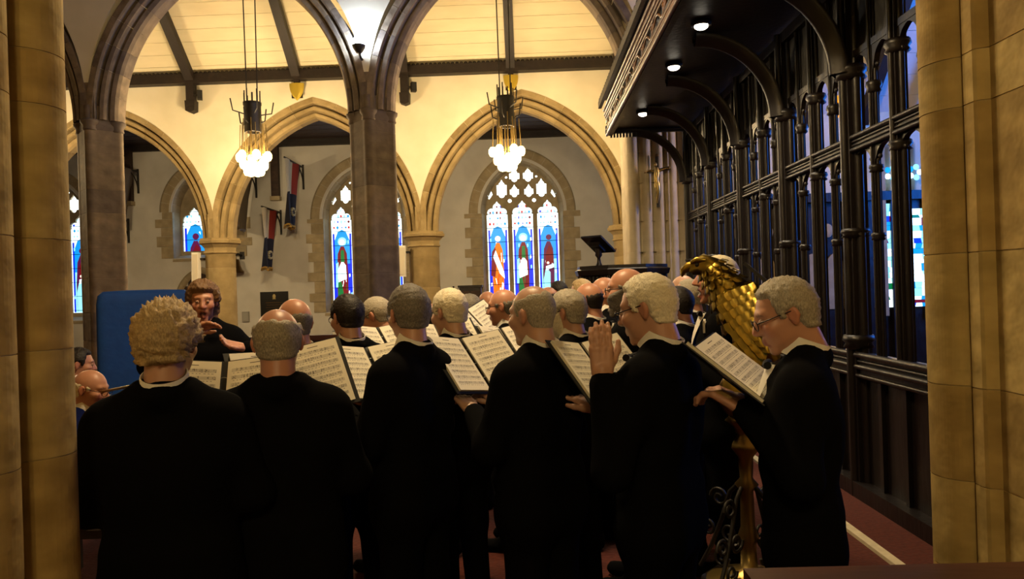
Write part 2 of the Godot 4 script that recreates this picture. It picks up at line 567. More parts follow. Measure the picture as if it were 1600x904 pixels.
	for i in 3:
		var mb := MB.new()
		mb.box(Vector3(xs[i], 5.02, ZA - 0.35), Vector3(0.24, 0.6, 0.705))
		put("springer", mb, mats.pier_stone_dark, get_node(NodePath("stone_pier" if i == 0 else "stone_pier_%03d" % i)))

func build_shell() -> void:
	var mb := MB.new()
	mb.box(Vector3(-4, -0.1, -9), Vector3(28.6, 0.2, 27))
	struct("floor", mb, mats.carpet, "red carpeted church floor under the choir", "floor")
	mb = MB.new(); mb.box(Vector3(2.13, 0.012, -6.6), Vector3(0.06, 0.024, 10.0))
	struct("trim_1", mb, mats.white_tile, "pale stone kerb strip along the foot of the screen", "kerb")
	mb = MB.new(); mb.box(Vector3(-18.1, 5, -9), Vector3(0.2, 10.6, 27))
	struct("wall_left", mb, mats.plaster, "plain plaster side wall outside the view", "wall")
	mb = MB.new(); mb.box(Vector3(10.1, 5, -9), Vector3(0.2, 10.6, 27))
	struct("wall_right", mb, mats.plaster, "plain plaster chancel end wall behind the screen", "wall")
	mb = MB.new(); mb.box(Vector3(-4, 5, 4.1), Vector3(28.6, 10.6, 0.2))
	struct("wall_back", mb, mats.plaster, "plain plaster wall at the back of the side chapel", "wall")
	mb = MB.new(); mb.box(Vector3(-4, 9.6, -4.0), Vector3(28.6, 0.2, 16.8))
	struct("ceiling", mb, mats.aisle_timber, "high dark timber ceiling over the choir", "ceiling")
	# wall of the opening the picture is taken through, beside the near piers
	mb = MB.new(); mb.box(Vector3(-9.9, 4.8, -1.55), Vector3(16.4, 9.6, 0.6)); mb.box(Vector3(5.85, 4.8, -1.55), Vector3(8.3, 9.6, 0.6))
	struct("wall_chapel", mb, mats.near_stone, "stone wall either side of the near piers", "wall")
	# chancel beyond the screen
	mb = MB.new(); mb.box(Vector3(6.4, 2.4, -14.1), Vector3(7.3, 4.8, 0.2))
	struct("wall_chancel", mb, mats.plaster, "cream chancel wall seen through the screen", "wall")
	mb = MB.new(); mb.box(Vector3(2.85, 5, -14.6), Vector3(0.2, 10, 4.0))
	struct("wall_chancel_side", mb, mats.plaster, "plain side wall behind the moulded respond", "wall")
	var cr := struct_root("ceiling_chancel", "sloping boarded chancel ceiling with dark rafters behind the screen", "ceiling")
	var d := Vector3(0, 1, 1).normalized()
	for k in 17:
		mb = MB.new()
		mb.box(Vector3(6.45, 4.78, -14.1) + d * (0.2 + k * 0.42), Vector3(7.2, 0.41, 0.04), Basis(Vector3.RIGHT, PI / 4))
		put("board", mb, mats.aisle_plaster, cr)
	for k in 7:
		mb = MB.new()
		mb.box(Vector3(3.2 + k * 1.05, 4.7, -14.0) + d * 3.4 + Vector3(0, -0.1, 0.1), Vector3(0.16, 6.8, 0.2), Basis(Vector3.RIGHT, PI / 4))
		put("rafter", mb, mats.dark_timber, cr)
	# nave roof: boards and rafters rising from the far arcade wall
	var nr := struct_root("ceiling_nave", "sloping cream boarded nave roof with black rafters", "ceiling")
	var slope := Vector3(0, 0.86, 1.0).normalized()
	var tilt := Basis(Vector3.RIGHT, atan2(1.0, 0.86))
	for k in 20:
		mb = MB.new()
		mb.box(Vector3(-7.6, 6.62, -16.22) + slope * (0.14 + k * 0.29), Vector3(20.8, 0.284, 0.05), tilt)
		put("board", mb, mats.ceiling_board, nr)
	mb = MB.new(); mb.box(Vector3(-7.6, 6.72, -16.4) + slope * 2.9 + Vector3(0, 0.08, 0), Vector3(20.8, 6.2, 0.05), tilt)
	put("backing", mb, mats.dark_timber, nr)
	for x in [-11.9, -9.55, -7.22, -4.88, -2.52, -0.2, 2.12]:
		mb = MB.new()
		mb.box(Vector3(x, 6.6, -16.1) + slope * 2.9 + Vector3(0, -0.06, 0.05), Vector3(0.19, 5.9, 0.16), tilt)
		put("rafter", mb, mats.dark_timber, nr)
	var pl := thing("wall_plate", "long black timber wall plate along the top of the nave wall", "beam")
	mb = MB.new(); mb.box(Vector3(-7.6, 6.53, -16.1), Vector3(20.8, 0.2, 0.22))
	put("beam", mb, mats.dark_timber, pl)
	for k in 150:
		mb = MB.new()
		mb.lathe([Vector2(0.0, -0.02), Vector2(0.045, -0.02), Vector2(0.045, 0.02), Vector2(0, 0.02)], 8, Transform3D(Basis(Vector3.RIGHT, PI / 2), Vector3(-11.9 + k * 0.095, 6.63, -16.02)))
		put("scallop", mb, mats.dark_timber, pl)
	for x in [-11.9, -7.22, -2.52, 2.12]:
		var wl := "black timber wall post hanging below the roof beam beside the "
		wl += {-11.9: "hidden bay", -7.22: "first chandelier", -2.52: "dark stone pier", 2.12: "carved canopy"}[x]
		var w := thing("wall_post", wl, "post", Vector3(x, 5.95, -16.08))
		mb = MB.new(); mb.box(Vector3(0, 0.22, 0), Vector3(0.17, 0.64, 0.17)); put("post", mb, mats.dark_timber, w)
		mb = MB.new()
		mb.prism(PackedVector2Array([Vector2(-0.11, 0.1), Vector2(-0.1, -0.12), Vector2(0.0, -0.16), Vector2(0.1, -0.12), Vector2(0.11, 0.1)]), -0.1, 0.1)
		put("foot_block", mb, mats.dark_timber, w)
	for x in [-7.22, -2.52]:
		var s := thing("small_loudspeaker", "small black loudspeaker on the wall post beside the " + ("first chandelier" if x < -5 else "dark stone pier"), "loudspeaker", Vector3(x + 0.2, 6.17, -16.05), 0.4)
		mb = MB.new(); mb.box(Vector3.ZERO, Vector3(0.11, 0.2, 0.12)); put("cabinet", mb, mats.iron, s)
		mb = MB.new(); mb.box(Vector3(-0.08, 0.0, -0.02), Vector3(0.08, 0.03, 0.03)); put("bracket", mb, mats.iron, s)
		mb = MB.new(); mb.box(Vector3(0, 0, 0.065), Vector3(0.09, 0.18, 0.012)); put("grille", mb, mats.lead, s)
	for x in [-4.88, -0.2]:
		var s := thing("gilt_shield", "gilt shield under the roof beam above the arch " + ("behind the flags" if x < -3 else "of the three-light window"), "shield", Vector3(x, 6.16, -16.06))
		mb = MB.new()
		var rows := []
		for i in 9:
			var v := i / 8.0
			var hw := 0.16 * (1.0 - pow(v, 2.6)) + 0.002
			var row: Array[Vector3] = []
			for j in 9:
				var u := j / 4.0 - 1.0
				row.append(Vector3(u * hw, 0.19 - v * 0.38, 0.05 * (1.0 - u * u) * (1.0 - v * 0.5)))
			rows.append(row)
		mb.grid(rows, false, true)
		put("face", mb, mats.gilt, s)
		mb = MB.new(); mb.box(Vector3(0, 0.02, -0.015), Vector3(0.24, 0.3, 0.03)); put("back", mb, mats.dark_timber, s)
		mb = MB.new(); mb.box(Vector3(0, 0.24, -0.02), Vector3(0.12, 0.14, 0.1)); put("hanger", mb, mats.dark_timber, s)
	# aisle
	var ac := struct_root("ceiling_aisle", "dark boarded aisle ceiling beyond the honey arches", "ceiling")
	for k in 20:
		mb = MB.new(); mb.box(Vector3(-4.0, 6.32 + 0.01 * (k % 2), -16.85 - k * 0.26), Vector3(28.0, 0.06, 0.252)); put("board", mb, mats.aisle_timber, ac)
	mb = MB.new(); mb.box(Vector3(-4, 6.5, -19.2), Vector3(28.2, 0.2, 5.6)); put("backing", mb, mats.dark_timber, ac)
	mb = MB.new(); mb.box(Vector3(-4, 6.2, ZC + 0.06), Vector3(28, 0.2, 0.16)); put("cornice_beam", mb, mats.dark_timber, ac)

# near piers that frame the view
func build_near_piers() -> void:
	var t := thing("near_pier", "warm stone pier with a broad roll moulding and thin fillet", "pier")
	# coordinates are (x, -z): jamb runs back towards the viewer
	var jamb := PackedVector2Array([Vector2(1.105, 1.868), Vector2(1.100, 1.86), Vector2(1.100, 1.82), Vector2(1.105, 1.812), Vector2(1.13, 1.80), Vector2(1.13, 1.2), Vector2(1.75, 1.2), Vector2(1.75, 2.04)])
	var whole := PackedVector2Array()
	for k in 33:
		var a := deg_to_rad(80.0 + 180.0 * k / 32.0)
		whole.append(Vector2(1.14 + 0.088 * cos(a), 1.955 + 0.088 * sin(a)))
	whole.append_array(jamb)
	var at := Transform3D(Basis(Vector3(1, 0, 0), Vector3(0, 0, -1), Vector3(0, 1, 0)), Vector3.ZERO)
	var core := MB.new()
	core.prism(Geometry2D.offset_polygon(whole, -0.0025)[0], 0.0, 9.5, at)
	put("mortar_core", core, mats.mortar, t)
	var ys := [0.0, 0.5, 0.95, 1.18, 1.42, 1.755, 2.12, 2.245, 2.52, 2.9, 3.3, 3.8, 4.4, 5.0, 5.7, 6.4, 7.2, 8.0, 8.8, 9.5]
	for k in ys.size() - 1:
		var mb := MB.new()
		mb.prism(whole, ys[k] + 0.002, ys[k + 1] - 0.001, at)
		put("stone", mb, mats["near_stone" if k % 2 else "near_stone_pale"], t)
	var t2 := thing("near_pier", "warm stone pier with worn double shafts where the row of singers begins", "pier")
	var left := PackedVector2Array()
	for k in 29:
		var a := deg_to_rad(100.0 - 190.0 * k / 28.0)
		left.append(Vector2(-1.335 + 0.105 * cos(a), 1.95 + 0.10 * sin(a)))
	for k in 21:
		var a := deg_to_rad(70.0 - 160.0 * k / 20.0)
		left.append(Vector2(-1.345 + 0.095 * cos(a), 1.76 + 0.085 * sin(a)))
	left.append_array(PackedVector2Array([Vector2(-1.35, 1.67), Vector2(-1.35, 1.2), Vector2(-1.9, 1.2), Vector2(-1.9, 2.05)]))
	core = MB.new()
	core.prism(Geometry2D.offset_polygon(left, -0.0025)[0], 0.0, 9.5, at)
	put("mortar_core", core, mats.mortar, t2)
	var yl := [0.0, 0.5, 0.9, 1.30, 1.58, 1.87, 2.22, 2.36, 2.6, 3.0, 3.5, 4.1, 4.8, 5.5, 6.2, 7.0, 7.8, 8.6, 9.5]
	for k in yl.size() - 1:
		var mb := MB.new()
		mb.prism(left, yl[k] + 0.002, yl[k + 1] - 0.001, at)
		put("stone", mb, mats["near_stone_pale" if k % 2 else "near_stone"], t2)
	var pw := thing("pew_back", "brown wooden pew back with rounded top rail before the near pier", "pew", Vector3(1.27, 0, -1.0))
	var mb2 := MB.new(); mb2.box(Vector3(0, 0.65, 0), Vector3(1.9, 1.1, 0.035)); put("panel", mb2, mats.pew_oak, pw)
	mb2 = MB.new(); mb2.box(Vector3(0, 1.26, 0), Vector3(1.96, 0.08, 0.08)); put("top_rail", mb2, mats.pew_oak, pw)
	for s in [-0.93, 0.93]:
		mb2 = MB.new(); mb2.box(Vector3(s, 0.6, 0), Vector3(0.06, 1.2, 0.1)); put("end_post", mb2, mats.pew_oak, pw)

# ---------------------------------------------------------------- windows
func circle(c: Vector2, r: float, n := 14) -> PackedVector2Array:
	var o := PackedVector2Array()
	for k in n:
		o.append(c + Vector2(cos(TAU * k / n), sin(TAU * k / n)) * r)
	return o

func rect(x0: float, y0: float, x1: float, y1: float) -> PackedVector2Array:
	return PackedVector2Array([Vector2(x0, y0), Vector2(x1, y0), Vector2(x1, y1), Vector2(x0, y1)])

func merged(list: Array) -> PackedVector2Array:
	var p: PackedVector2Array = list[0]
	for k in range(1, list.size()):
		var got := Geometry2D.merge_polygons(p, list[k])
		for q in got:
			if not Geometry2D.is_polygon_clockwise(q):
				p = q
				break
	return p

func moved(p: PackedVector2Array, by: Vector2) -> PackedVector2Array:
	var o := PackedVector2Array()
	for q in p:
		o.append(q + by)
	return o

func trefoil_light(w: float, y0: float, y1: float) -> PackedVector2Array:
	# tall light with a cusped head; w is half the width, y1 the shoulder
	var r := w * 0.42
	return merged([rect(-w, y0, w, y1), circle(Vector2(-w * 0.52, y1 + r * 0.5), r), circle(Vector2(w * 0.52, y1 + r * 0.5), r), rect(-w * 0.6, y1 - 0.02, w * 0.6, y1 + r), circle(Vector2(0, y1 + r * 1.7), r * 0.95), PackedVector2Array([Vector2(-r * 0.75, y1 + r * 2.0), Vector2(r * 0.75, y1 + r * 2.0), Vector2(0, y1 + r * 3.1)])])

func cusp_light(w: float, y0: float, y1: float) -> PackedVector2Array:
	return merged([rect(-w, y0, w, y1), circle(Vector2(0, y1), w * 0.62, 12), PackedVector2Array([Vector2(-w * 0.4, y1 + w * 0.3), Vector2(w * 0.4, y1 + w * 0.3), Vector2(0, y1 + w * 1.1)]), circle(Vector2(0, y0), w * 0.6, 12)])

func glass(called: String, c: Color, e: float) -> StandardMaterial3D:
	return glow("window_glass_" + called, c, e)

func pane(parent: Node3D, poly: PackedVector2Array, z: float, m: Material) -> void:
	if poly.size() < 3 or Geometry2D.triangulate_polygon(poly).is_empty():
		return
	var mb := MB.new()
	mb.prism(poly, z - 0.004, z)
	put("pane", mb, m, parent)

func clipped(parent: Node3D, poly: PackedVector2Array, outline: PackedVector2Array, z: float, m: Material) -> void:
	for q in Geometry2D.intersect_polygons(poly, outline):
		if not Geometry2D.is_polygon_clockwise(q):
			pane(parent, q, z, m)

func arch_outline(cx: float, sill: float, spring: float, half: float, r: float) -> PackedVector2Array:
	var l := arc_side(cx, spring, half, r, false, 18)
	var q := arc_side(cx, spring, half, r, true, 18)
	q.reverse()
	var o := PackedVector2Array([Vector2(cx - half, sill)])
	o.append_array(l)
	for k in range(1, q.size()):
		o.append(q[k])
	o.append(Vector2(cx + half, sill))
	return o

func wall_bay(mb: MB, x0: float, x1: float, top: float, cx: float, sill: float, spring: float, half: float, r: float, z0: float, z1: float) -> void:
	var l := arc_side(cx, spring, half, r, false, 18)
	var apex := l[l.size() - 1].y
	var a := PackedVector2Array([Vector2(x0, 0), Vector2(cx, 0), Vector2(cx, sill), Vector2(cx - half, sill)])
	a.append_array(l)
	a.append(Vector2(cx, top)); a.append(Vector2(x0, top))
	mb.prism(a, z0, z1)
	var q := arc_side(cx, spring, half, r, true, 18)
	q.reverse()
	var b := PackedVector2Array([Vector2(x1, 0), Vector2(x1, top), Vector2(cx, top)])
	b.append_array(q)
	b.append(Vector2(cx + half, sill)); b.append(Vector2(cx, sill)); b.append(Vector2(cx, 0))
	mb.prism(b, z0, z1)

func figure_light(w: Node3D, outline: PackedVector2Array, cx: float, hw: float, y0: float, z: float, style: int) -> void:
	# a robed figure in coloured glass under a canopy of small pieces
	var white := glass("white", Color(0.88, 0.97, 1.0), 1.25)
	var pale := glass("pale", Color(0.55, 0.88, 0.95), 0.95)
	var blue := glass("blue", Color(0.02, 0.16, 0.85), 0.9)
	var cyan := glass("cyan", Color(0.05, 0.55, 0.85), 0.9)
	var red := glass("red", Color(0.75, 0.02, 0.07), 0.8)
	var crimson := glass("crimson", Color(0.42, 0.02, 0.10), 0.7)
	var gold := glass("gold", Color(0.85, 0.42, 0.04), 0.85)
	var green := glass("green", Color(0.02, 0.42, 0.20), 0.75)
	var purple := glass("purple", Color(0.33, 0.06, 0.28), 0.7)
	var flesh := glass("flesh", Color(0.95, 0.85, 0.78), 1.05)
	var P := func(list: Array) -> PackedVector2Array:
		var o := PackedVector2Array()
		for k in range(0, list.size(), 2):
			o.append(Vector2(cx + list[k] * hw, y0 + list[k + 1]))
		return o
	pane(w, outline, z, white)
	var top := 4.4 - y0
	# inner field, blue edges
	for s in [-1.0, 1.0]:
		clipped(w, P.call([s * 0.9, 0.0, s * 0.72, 0.0, s * 0.72, 2.1, s * 0.9, 2.1]), outline, z + 0.006, blue)
	clipped(w, P.call([-0.72, 0.0, 0.72, 0.0, 0.72, 1.2, -0.72, 1.2]), outline, z + 0.006, blue if style != 2 else pale)
	clipped(w, P.call([-0.72, 1.2, 0.72, 1.2, 0.72, 1.9, 0.4, 2.15, 0, 2.22, -0.4, 2.15, -0.72, 1.9]), outline, z + 0.006, cyan)
	var robe: Array = [[gold, red, white, red], [crimson, green, white, green], [purple, crimson, pale, white]][style]
	clipped(w, P.call([-0.55, 0.02, 0.45, 0.02, 0.5, 0.9, 0.42, 1.5, 0.15, 1.72, -0.15, 1.72, -0.45, 1.5, -0.6, 0.8]), outline, z + 0.012, robe[0])
	if style == 0:
		clipped(w, P.call([-0.75, 0.75, -0.35, 0.7, -0.1, 1.35, -0.3, 1.6, -0.6, 1.45]), outline, z + 0.018, crimson)
		clipped(w, P.call([-0.5, 1.3, -0.25, 1.5, 0.5, 0.85, 0.55, 0.65, 0.1, 0.8]), outline, z + 0.022, white)
		clipped(w, P.call([-0.5, 0.0, 0.8, 0.0, 0.45, 0.45, 0.2, 0.3]), outline, z + 0.020, red)
		clipped(w, P.call([0.1, 0.1, 0.35, 0.15, 0.45, 0.5, 0.3, 0.55]), outline, z + 0.024, white)
	elif style == 1:
		clipped(w, P.call([-0.55, 0.0, 0.1, 0.0, 0.0, 0.35, -0.2, 0.7, -0.5, 0.75]), outline, z + 0.018, green)
		clipped(w, P.call([-0.45, 0.65, 0.35, 0.75, 0.3, 1.15, -0.05, 1.3, -0.5, 1.0]), outline, z + 0.020, white)
		clipped(w, P.call([-0.18, 1.25, 0.2, 1.25, 0.14, 1.6, -0.14, 1.6]), outline, z + 0.022, green)
		clipped(w, P.call([-0.7, 0.5, -0.5, 0.5, -0.4, 1.25, -0.65, 1.2]), outline, z + 0.018, pale)
	else:
		clipped(w, P.call([-0.5, 0.0, 0.05, 0.0, 0.1, 0.8, -0.3, 0.95, -0.55, 0.6]), outline, z + 0.018, pale)
		clipped(w, P.call([-0.3, 0.85, 0.45, 0.95, 0.45, 1.05, -0.3, 0.98]), outline, z + 0.022, white)
		clipped(w, P.call([-0.35, 1.0, 0.4, 1.08, 0.3, 1.5, 0.05, 1.62, -0.3, 1.35]), outline, z + 0.020, crimson)
	var rf := RandomNumberGenerator.new()
	rf.seed = 90 + style + int(absf(cx) * 7.0)
	for k in 16:
		var x := rf.randf_range(-0.42, 0.36)
		var y := rf.randf_range(0.1, 1.25)
		var lean := rf.randf_range(-0.12, 0.16)
		var h := rf.randf_range(0.16, 0.34)
		clipped(w, P.call([x, y, x + 0.05, y, x + lean + 0.07, y + h, x + lean, y + h]), outline, z + 0.0165, robe[1 + k % 3] if k % 2 else robe[0])
	for k in 7:
		var x := rf.randf_range(-0.85, 0.8)
		var y := rf.randf_range(0.1, 2.0)
		clipped(w, P.call([x, y, x + 0.12, y + 0.03, x + 0.1, y + 0.12, x - 0.02, y + 0.1]), outline, z + 0.0105, white if k % 2 else pale)
	# halo and head
	pane(w, circle(Vector2(cx, y0 + 1.86), hw * 0.42, 16), z + 0.014, cyan if style != 1 else pale)
	pane(w, circle(Vector2(cx + (0.03 if style == 2 else -0.01) * hw, y0 + 1.84), hw * 0.27, 12), z + 0.026, flesh if style != 2 else purple)
	# hands
	pane(w, circle(Vector2(cx - 0.1 * hw, y0 + 1.08), hw * 0.13, 8), z + 0.028, flesh)
	# canopy of small pieces
	var r := RandomNumberGenerator.new()
	r.seed = 70 + style
	var bits := [red, pale, cyan, blue, white, pale, crimson, pale]
	for i in 6:
		for j in 5:
			var x := -0.7 + j * 0.35 + r.randf_range(-0.06, 0.06)
			var y := 2.28 + i * 0.17
			if y > top - 0.15:
				continue
			var sx := r.randf_range(0.07, 0.15)
			var sy := r.randf_range(0.03, 0.065)
			clipped(w, P.call([x - sx, y, x, y - sy, x + sx, y, x, y + sy]), outline, z + 0.008, bits[r.randi() % bits.size()])
	for k in 8:
		var mb := MB.new()
		mb.box(Vector3(cx, y0 + 0.06 + k * 0.42, z + 0.035), Vector3(hw * 2.0, 0.014, 0.012))
		if 0.06 + k * 0.42 < top:
			put("saddle_bar", mb, mats.lead, w)

func quoins(w: Node3D, cx: float, half: float, y0: float, y1: float, z: float, seed_: int) -> void:
	var r := RandomNumberGenerator.new()
	r.seed = seed_
	for s in [-1.0, 1.0]:
		var y := y0
		var k := 0
		while y < y1 - 0.05:
			var h := minf(r.randf_range(0.24, 0.36), y1 - y)
			var wd := 0.30 + (0.16 if k % 2 else 0.0) + r.randf_range(-0.03, 0.03)
			var mb := MB.new()
			mb.box(Vector3(cx + s * (half + wd / 2 - 0.02), y + h / 2, z - 0.03), Vector3(wd + 0.04, h - 0.01, 0.12))
			put("quoin", mb, mats.window_stone, w)
			y += h; k += 1

func stained_window(called: String, label: String, cx: float, sill: float, spring: float, half: float, style: String) -> void:
	var w := thing(called, label, "window")
	w.set_meta("kind", "structure")
	var z := ZC
	var r := half * 1.28
	# frame mouldings round the head and quoins down the jambs
	var prof := [Vector2(0.34, -0.05), Vector2(0.34, 0.03), Vector2(0.27, 0.04), Vector2(0.24, 0.01), Vector2(0.1, 0.005), Vector2(0.0, -0.02), Vector2(-0.05, -0.12), Vector2(-0.06, -0.2), Vector2(-0.1, -0.22), Vector2(-0.14, -0.40)]
	arch_voussoirs(w, cx, z, spring, half, r, prof, 7, ["window_stone"])
	quoins(w, cx, half, sill, spring, z, int(absf(cx) * 10))
	for s in [-1.0, 1.0]:
		var mb := MB.new()
		mb.quad(Vector3(cx + s * half, sill, z), Vector3(cx + s * half, spring, z), Vector3(cx + s * (half - 0.14), spring, z - 0.4), Vector3(cx + s * (half - 0.14), sill, z - 0.4))
		put("reveal", mb, mats.window_stone, w)
	var mb := MB.new()
	mb.prism(PackedVector2Array([Vector2(0.0, sill - 0.02), Vector2(-0.55, sill + 0.2), Vector2(-0.55, sill - 0.1), Vector2(0.02, sill - 0.1)]), -half, half, Transform3D(Basis(Vector3(0, 0, 1), Vector3(0, 1, 0), Vector3(-1, 0, 0)), Vector3(cx, 0, z)))
	put("sill", mb, mats.window_stone, w)
	# tracery plate with the lights cut through it
	var holes := []
	var inner := half - 0.16
	var lw := (inner * 2.0 - 0.26) / 6.0 if style != "small" else (inner * 2.0 - 0.14) / 4.0
	var xs := [-2.0 * lw - 0.13, 0.0, 2.0 * lw + 0.13] if style != "small" else [-lw - 0.07, lw + 0.07]
	var shoulder := spring - 0.02 if style != "small" else spring - 0.3
	var outlines := []
	for x in xs:
		outlines.append(moved(trefoil_light(lw, sill + 0.22, shoulder), Vector2(cx + x, 0)))
	holes.append_array(outlines)
	var small := []
	var t := half / 1.2
	if style != "small":
		for s in [-1.0, 1.0]:
			small.append(moved(cusp_light(0.145 * t, 0.56, 0.86), Vector2(cx + s * 0.58 * t, shoulder + 0.02)))
			small.append(moved(cusp_light(0.13 * t, 0.56, 0.72), Vector2(cx + s * 0.21 * t, shoulder + 0.02)))
			small.append(moved(cusp_light(0.145 * t, 1.02, 1.20), Vector2(cx + s * 0.2 * t, shoulder + 0.02)))
			small.append(PackedVector2Array([Vector2(cx + s * 0.95 * t, shoulder + 0.46), Vector2(cx + s * 1.02 * t, shoulder + 0.52), Vector2(cx + s * 0.94 * t, shoulder + 0.85), Vector2(cx + s * 0.85 * t, shoulder + 0.6)]))
			small.append(circle(Vector2(cx + s * 0.355 * t, shoulder + 0.40), 0.06, 8))
			small.append(circle(Vector2(cx + s * 0.44 * t, shoulder + 1.1), 0.035, 8))
	else:
		small.append(moved(cusp_light(0.16, 0.5, 0.8), Vector2(cx, shoulder)))
	holes.append_array(small)
	var csg := CSGCombiner3D.new()
	csg.name = "tracery"
	w.add_child(csg, true)
	csg.position = Vector3(0, 0, z - 0.32)
	csg.material_override = mats.window_stone
	var plate := CSGPolygon3D.new()
	plate.polygon = arch_outline(cx, sill + 0.05, spring, inner + 0.05, (inner + 0.05) * 1.32)
	plate.depth = 0.14
	plate.name = "plate"
	csg.add_child(plate)
	for h in holes:
		var c := CSGPolygon3D.new()
		c.polygon = h
		c.depth = 0.4
		c.position.z = 0.1
		c.operation = CSGShape3D.OPERATION_SUBTRACTION
		csg.add_child(c, true)
	var gz := z - 0.40
	for i in outlines.size():
		figure_light(w, outlines[i], cx + xs[i], lw, shoulder - (2.55 if style != "small" else 2.25) + (0.0 if style != "plain" else 0.05), gz, i if style == "saints" else ((i * 2 + 1) % 3 if style == "plain" else (i + 2) % 3))
	var bright := glass("daylight", Color(0.95, 1.0, 1.0), 2.0)
	for p in small:
		pane(w, p, gz, bright)
	mb = MB.new(); mb.box(Vector3(cx, (sill + spring) / 2 + 0.6, gz - 0.1), Vector3(half * 2.2, spring - sill + 3.2, 0.03))
	put("outer_shutter", mb, mats.lead, w)
	area(Vector3(cx, (sill + spring) / 2 + 0.3, z - 0.2), Vector3(0, -0.1, 1), Vector2(inner * 1.8, spring - sill + 0.6), Color(0.62, 0.78, 1.0), 1.1 if style != "small" else 0.6, w)

func build_aisle_wall() -> void:
	var mb := MB.new()
	var c := [[-14.1, 1.2, 3.95, 1.22], [-9.45, 2.93, 4.3, 0.95], [-4.72, 1.2, 3.95, 1.22], [-0.06, 1.2, 3.95, 1.22]]
	var edge := [-18.0, -11.8, -7.1, -2.4, 10.0]
	for i in 4:
		wall_bay(mb, edge[i], edge[i + 1], 6.5, c[i][0], c[i][1], c[i][2], c[i][3], c[i][3] * 1.28, ZC - 0.3, ZC)
	mb.box(Vector3(-4, 3.2, ZC - 0.75), Vector3(28.4, 6.6, 0.1))
	struct("wall_aisle", mb, mats.aisle_plaster, "pale aisle wall holding the stained glass windows", "wall")
	stained_window("window_1", "three-light window with stained glass figures above the choir heads", c[3][0], c[3][1], c[3][2], c[3][3], "saints")
	stained_window("window_2", "stained glass window half hidden by the dark stone pier", c[2][0], c[2][1], c[2][2], c[2][3], "plain")
	stained_window("window_3", "small high stained glass window behind the conductor's pillar", c[1][0], c[1][1], c[1][2], c[1][3], "small")
	stained_window("window_4", "stained glass window glimpsed beside the near stone pier", c[0][0], c[0][1], c[0][2], c[0][3], "plain")
	# pointed doorway
	var d := thing("door_1", "pointed stone doorway with dark door behind the conductor", "door")
	d.set_meta("kind", "structure")
	arch_voussoirs(d, -9.55, ZC, 1.65, 0.62, 0.85, [Vector2(0.18, -0.02), Vector2(0.18, 0.06), Vector2(0.1, 0.08), Vector2(0.0, 0.03), Vector2(0.0, -0.02)], 5, ["window_stone"])
	for s in [-1.0, 1.0]:
		for k in 4:
			mb = MB.new(); mb.box(Vector3(-9.55 + s * 0.71, 0.205 + k * 0.41, ZC + 0.02), Vector3(0.18, 0.4, 0.1)); put("jamb_stone", mb, mats.window_stone, d)
	for k in 6:
		mb = MB.new(); mb.box(Vector3(-10.06 + k * 0.205, 1.05 + 0.1 * (2.5 - absf(k - 2.5)), ZC + 0.012), Vector3(0.2, 2.1 + 0.2 * (2.5 - absf(k - 2.5)), 0.03)); put("plank", mb, mats.aisle_timber, d)

func flag(label: String, wall_at: Vector3, arm: float, drop: float, kind: String) -> void:
	var f := thing("flag", label, "flag", wall_at, 0, "old flags on wall brackets in the aisle")
	var mb := MB.new(); mb.tube([Vector3(0, 0.1, 0.03), Vector3(0, -0.62, 0.03)], 0.03, 6); put("wall_bar", mb, mats.iron, f)
	mb = MB.new(); mb.tube([Vector3(0, 0.02, 0.03), Vector3(0, 0.03, arm)], 0.025, 6); put("arm", mb, mats.iron, f)
	mb = MB.new()
	var pts := []
	for k in 8:
		var a := PI / 2 * k / 7.0
		pts.append(Vector3(0, -0.55 + 0.55 * sin(a), 0.05 + 0.62 * (1.0 - cos(a))))
	mb.tube(pts, 0.018, 6); put("brace", mb, mats.iron, f)
	# cloth hangs in folds below the arm; the navy flags carry a white corner with a red cross at the tip
	var z0 := 0.12
	var z1 := arm - 0.02
	for q in 4:
		for half in 2:
			var m := "flag_navy"
			if kind == "grey":
				m = "flag_grey"
			elif kind == "navy" and half == 0 and q < 2:
				m = "flag_white"
			elif kind == "navy" and half == 0 and q == 2:
				m = "flag_red"
			mb = MB.new()
			var rows := []
			for i in 9:
				var v := (half + i / 8.0) * 0.5
				var row: Array[Vector3] = []
				for j in 7:
					var u := (q + j / 6.0) / 4.0
					row.append(Vector3(0.13 * sin(u * 11.0 + v * 1.2) * (0.35 + 0.6 * v) - 0.30 * u * v, -v * drop * (1.0 - 0.05 * absf(sin(u * 9.0))) + 0.02, lerpf(z1, z0, u * (1.0 - 0.05 * v))))
				rows.append(row)
			mb.grid(rows)
			put("cloth", mb, mats[m], f)
	if kind == "navy":
		mb = MB.new()
		for k in 10:
			var a := k * 0.63
			mb.ball(Vector3(-0.06, -drop * 0.74 + 0.10 * cos(a), lerpf(z0, z1, 0.5) + 0.13 * sin(a)), Vector3(0.05, 0.03, 0.03), 6, 4)
		put("emblem", mb, mats.flag_emblem, f)
	if kind != "grey":
		var hem := []
		for j in 13:
			var u := j / 12.0
			hem.append(Vector3(0.13 * sin(u * 11.0 + 1.2) * 0.95 - 0.30 * u, -drop * (1.0 - 0.05 * absf(sin(u * 9.0))) + 0.0, lerpf(z1, z0, u * 0.95)))
		mb = MB.new(); mb.tube(hem, 0.03, 6); put("fringe", mb, mats.flag_fringe, f)

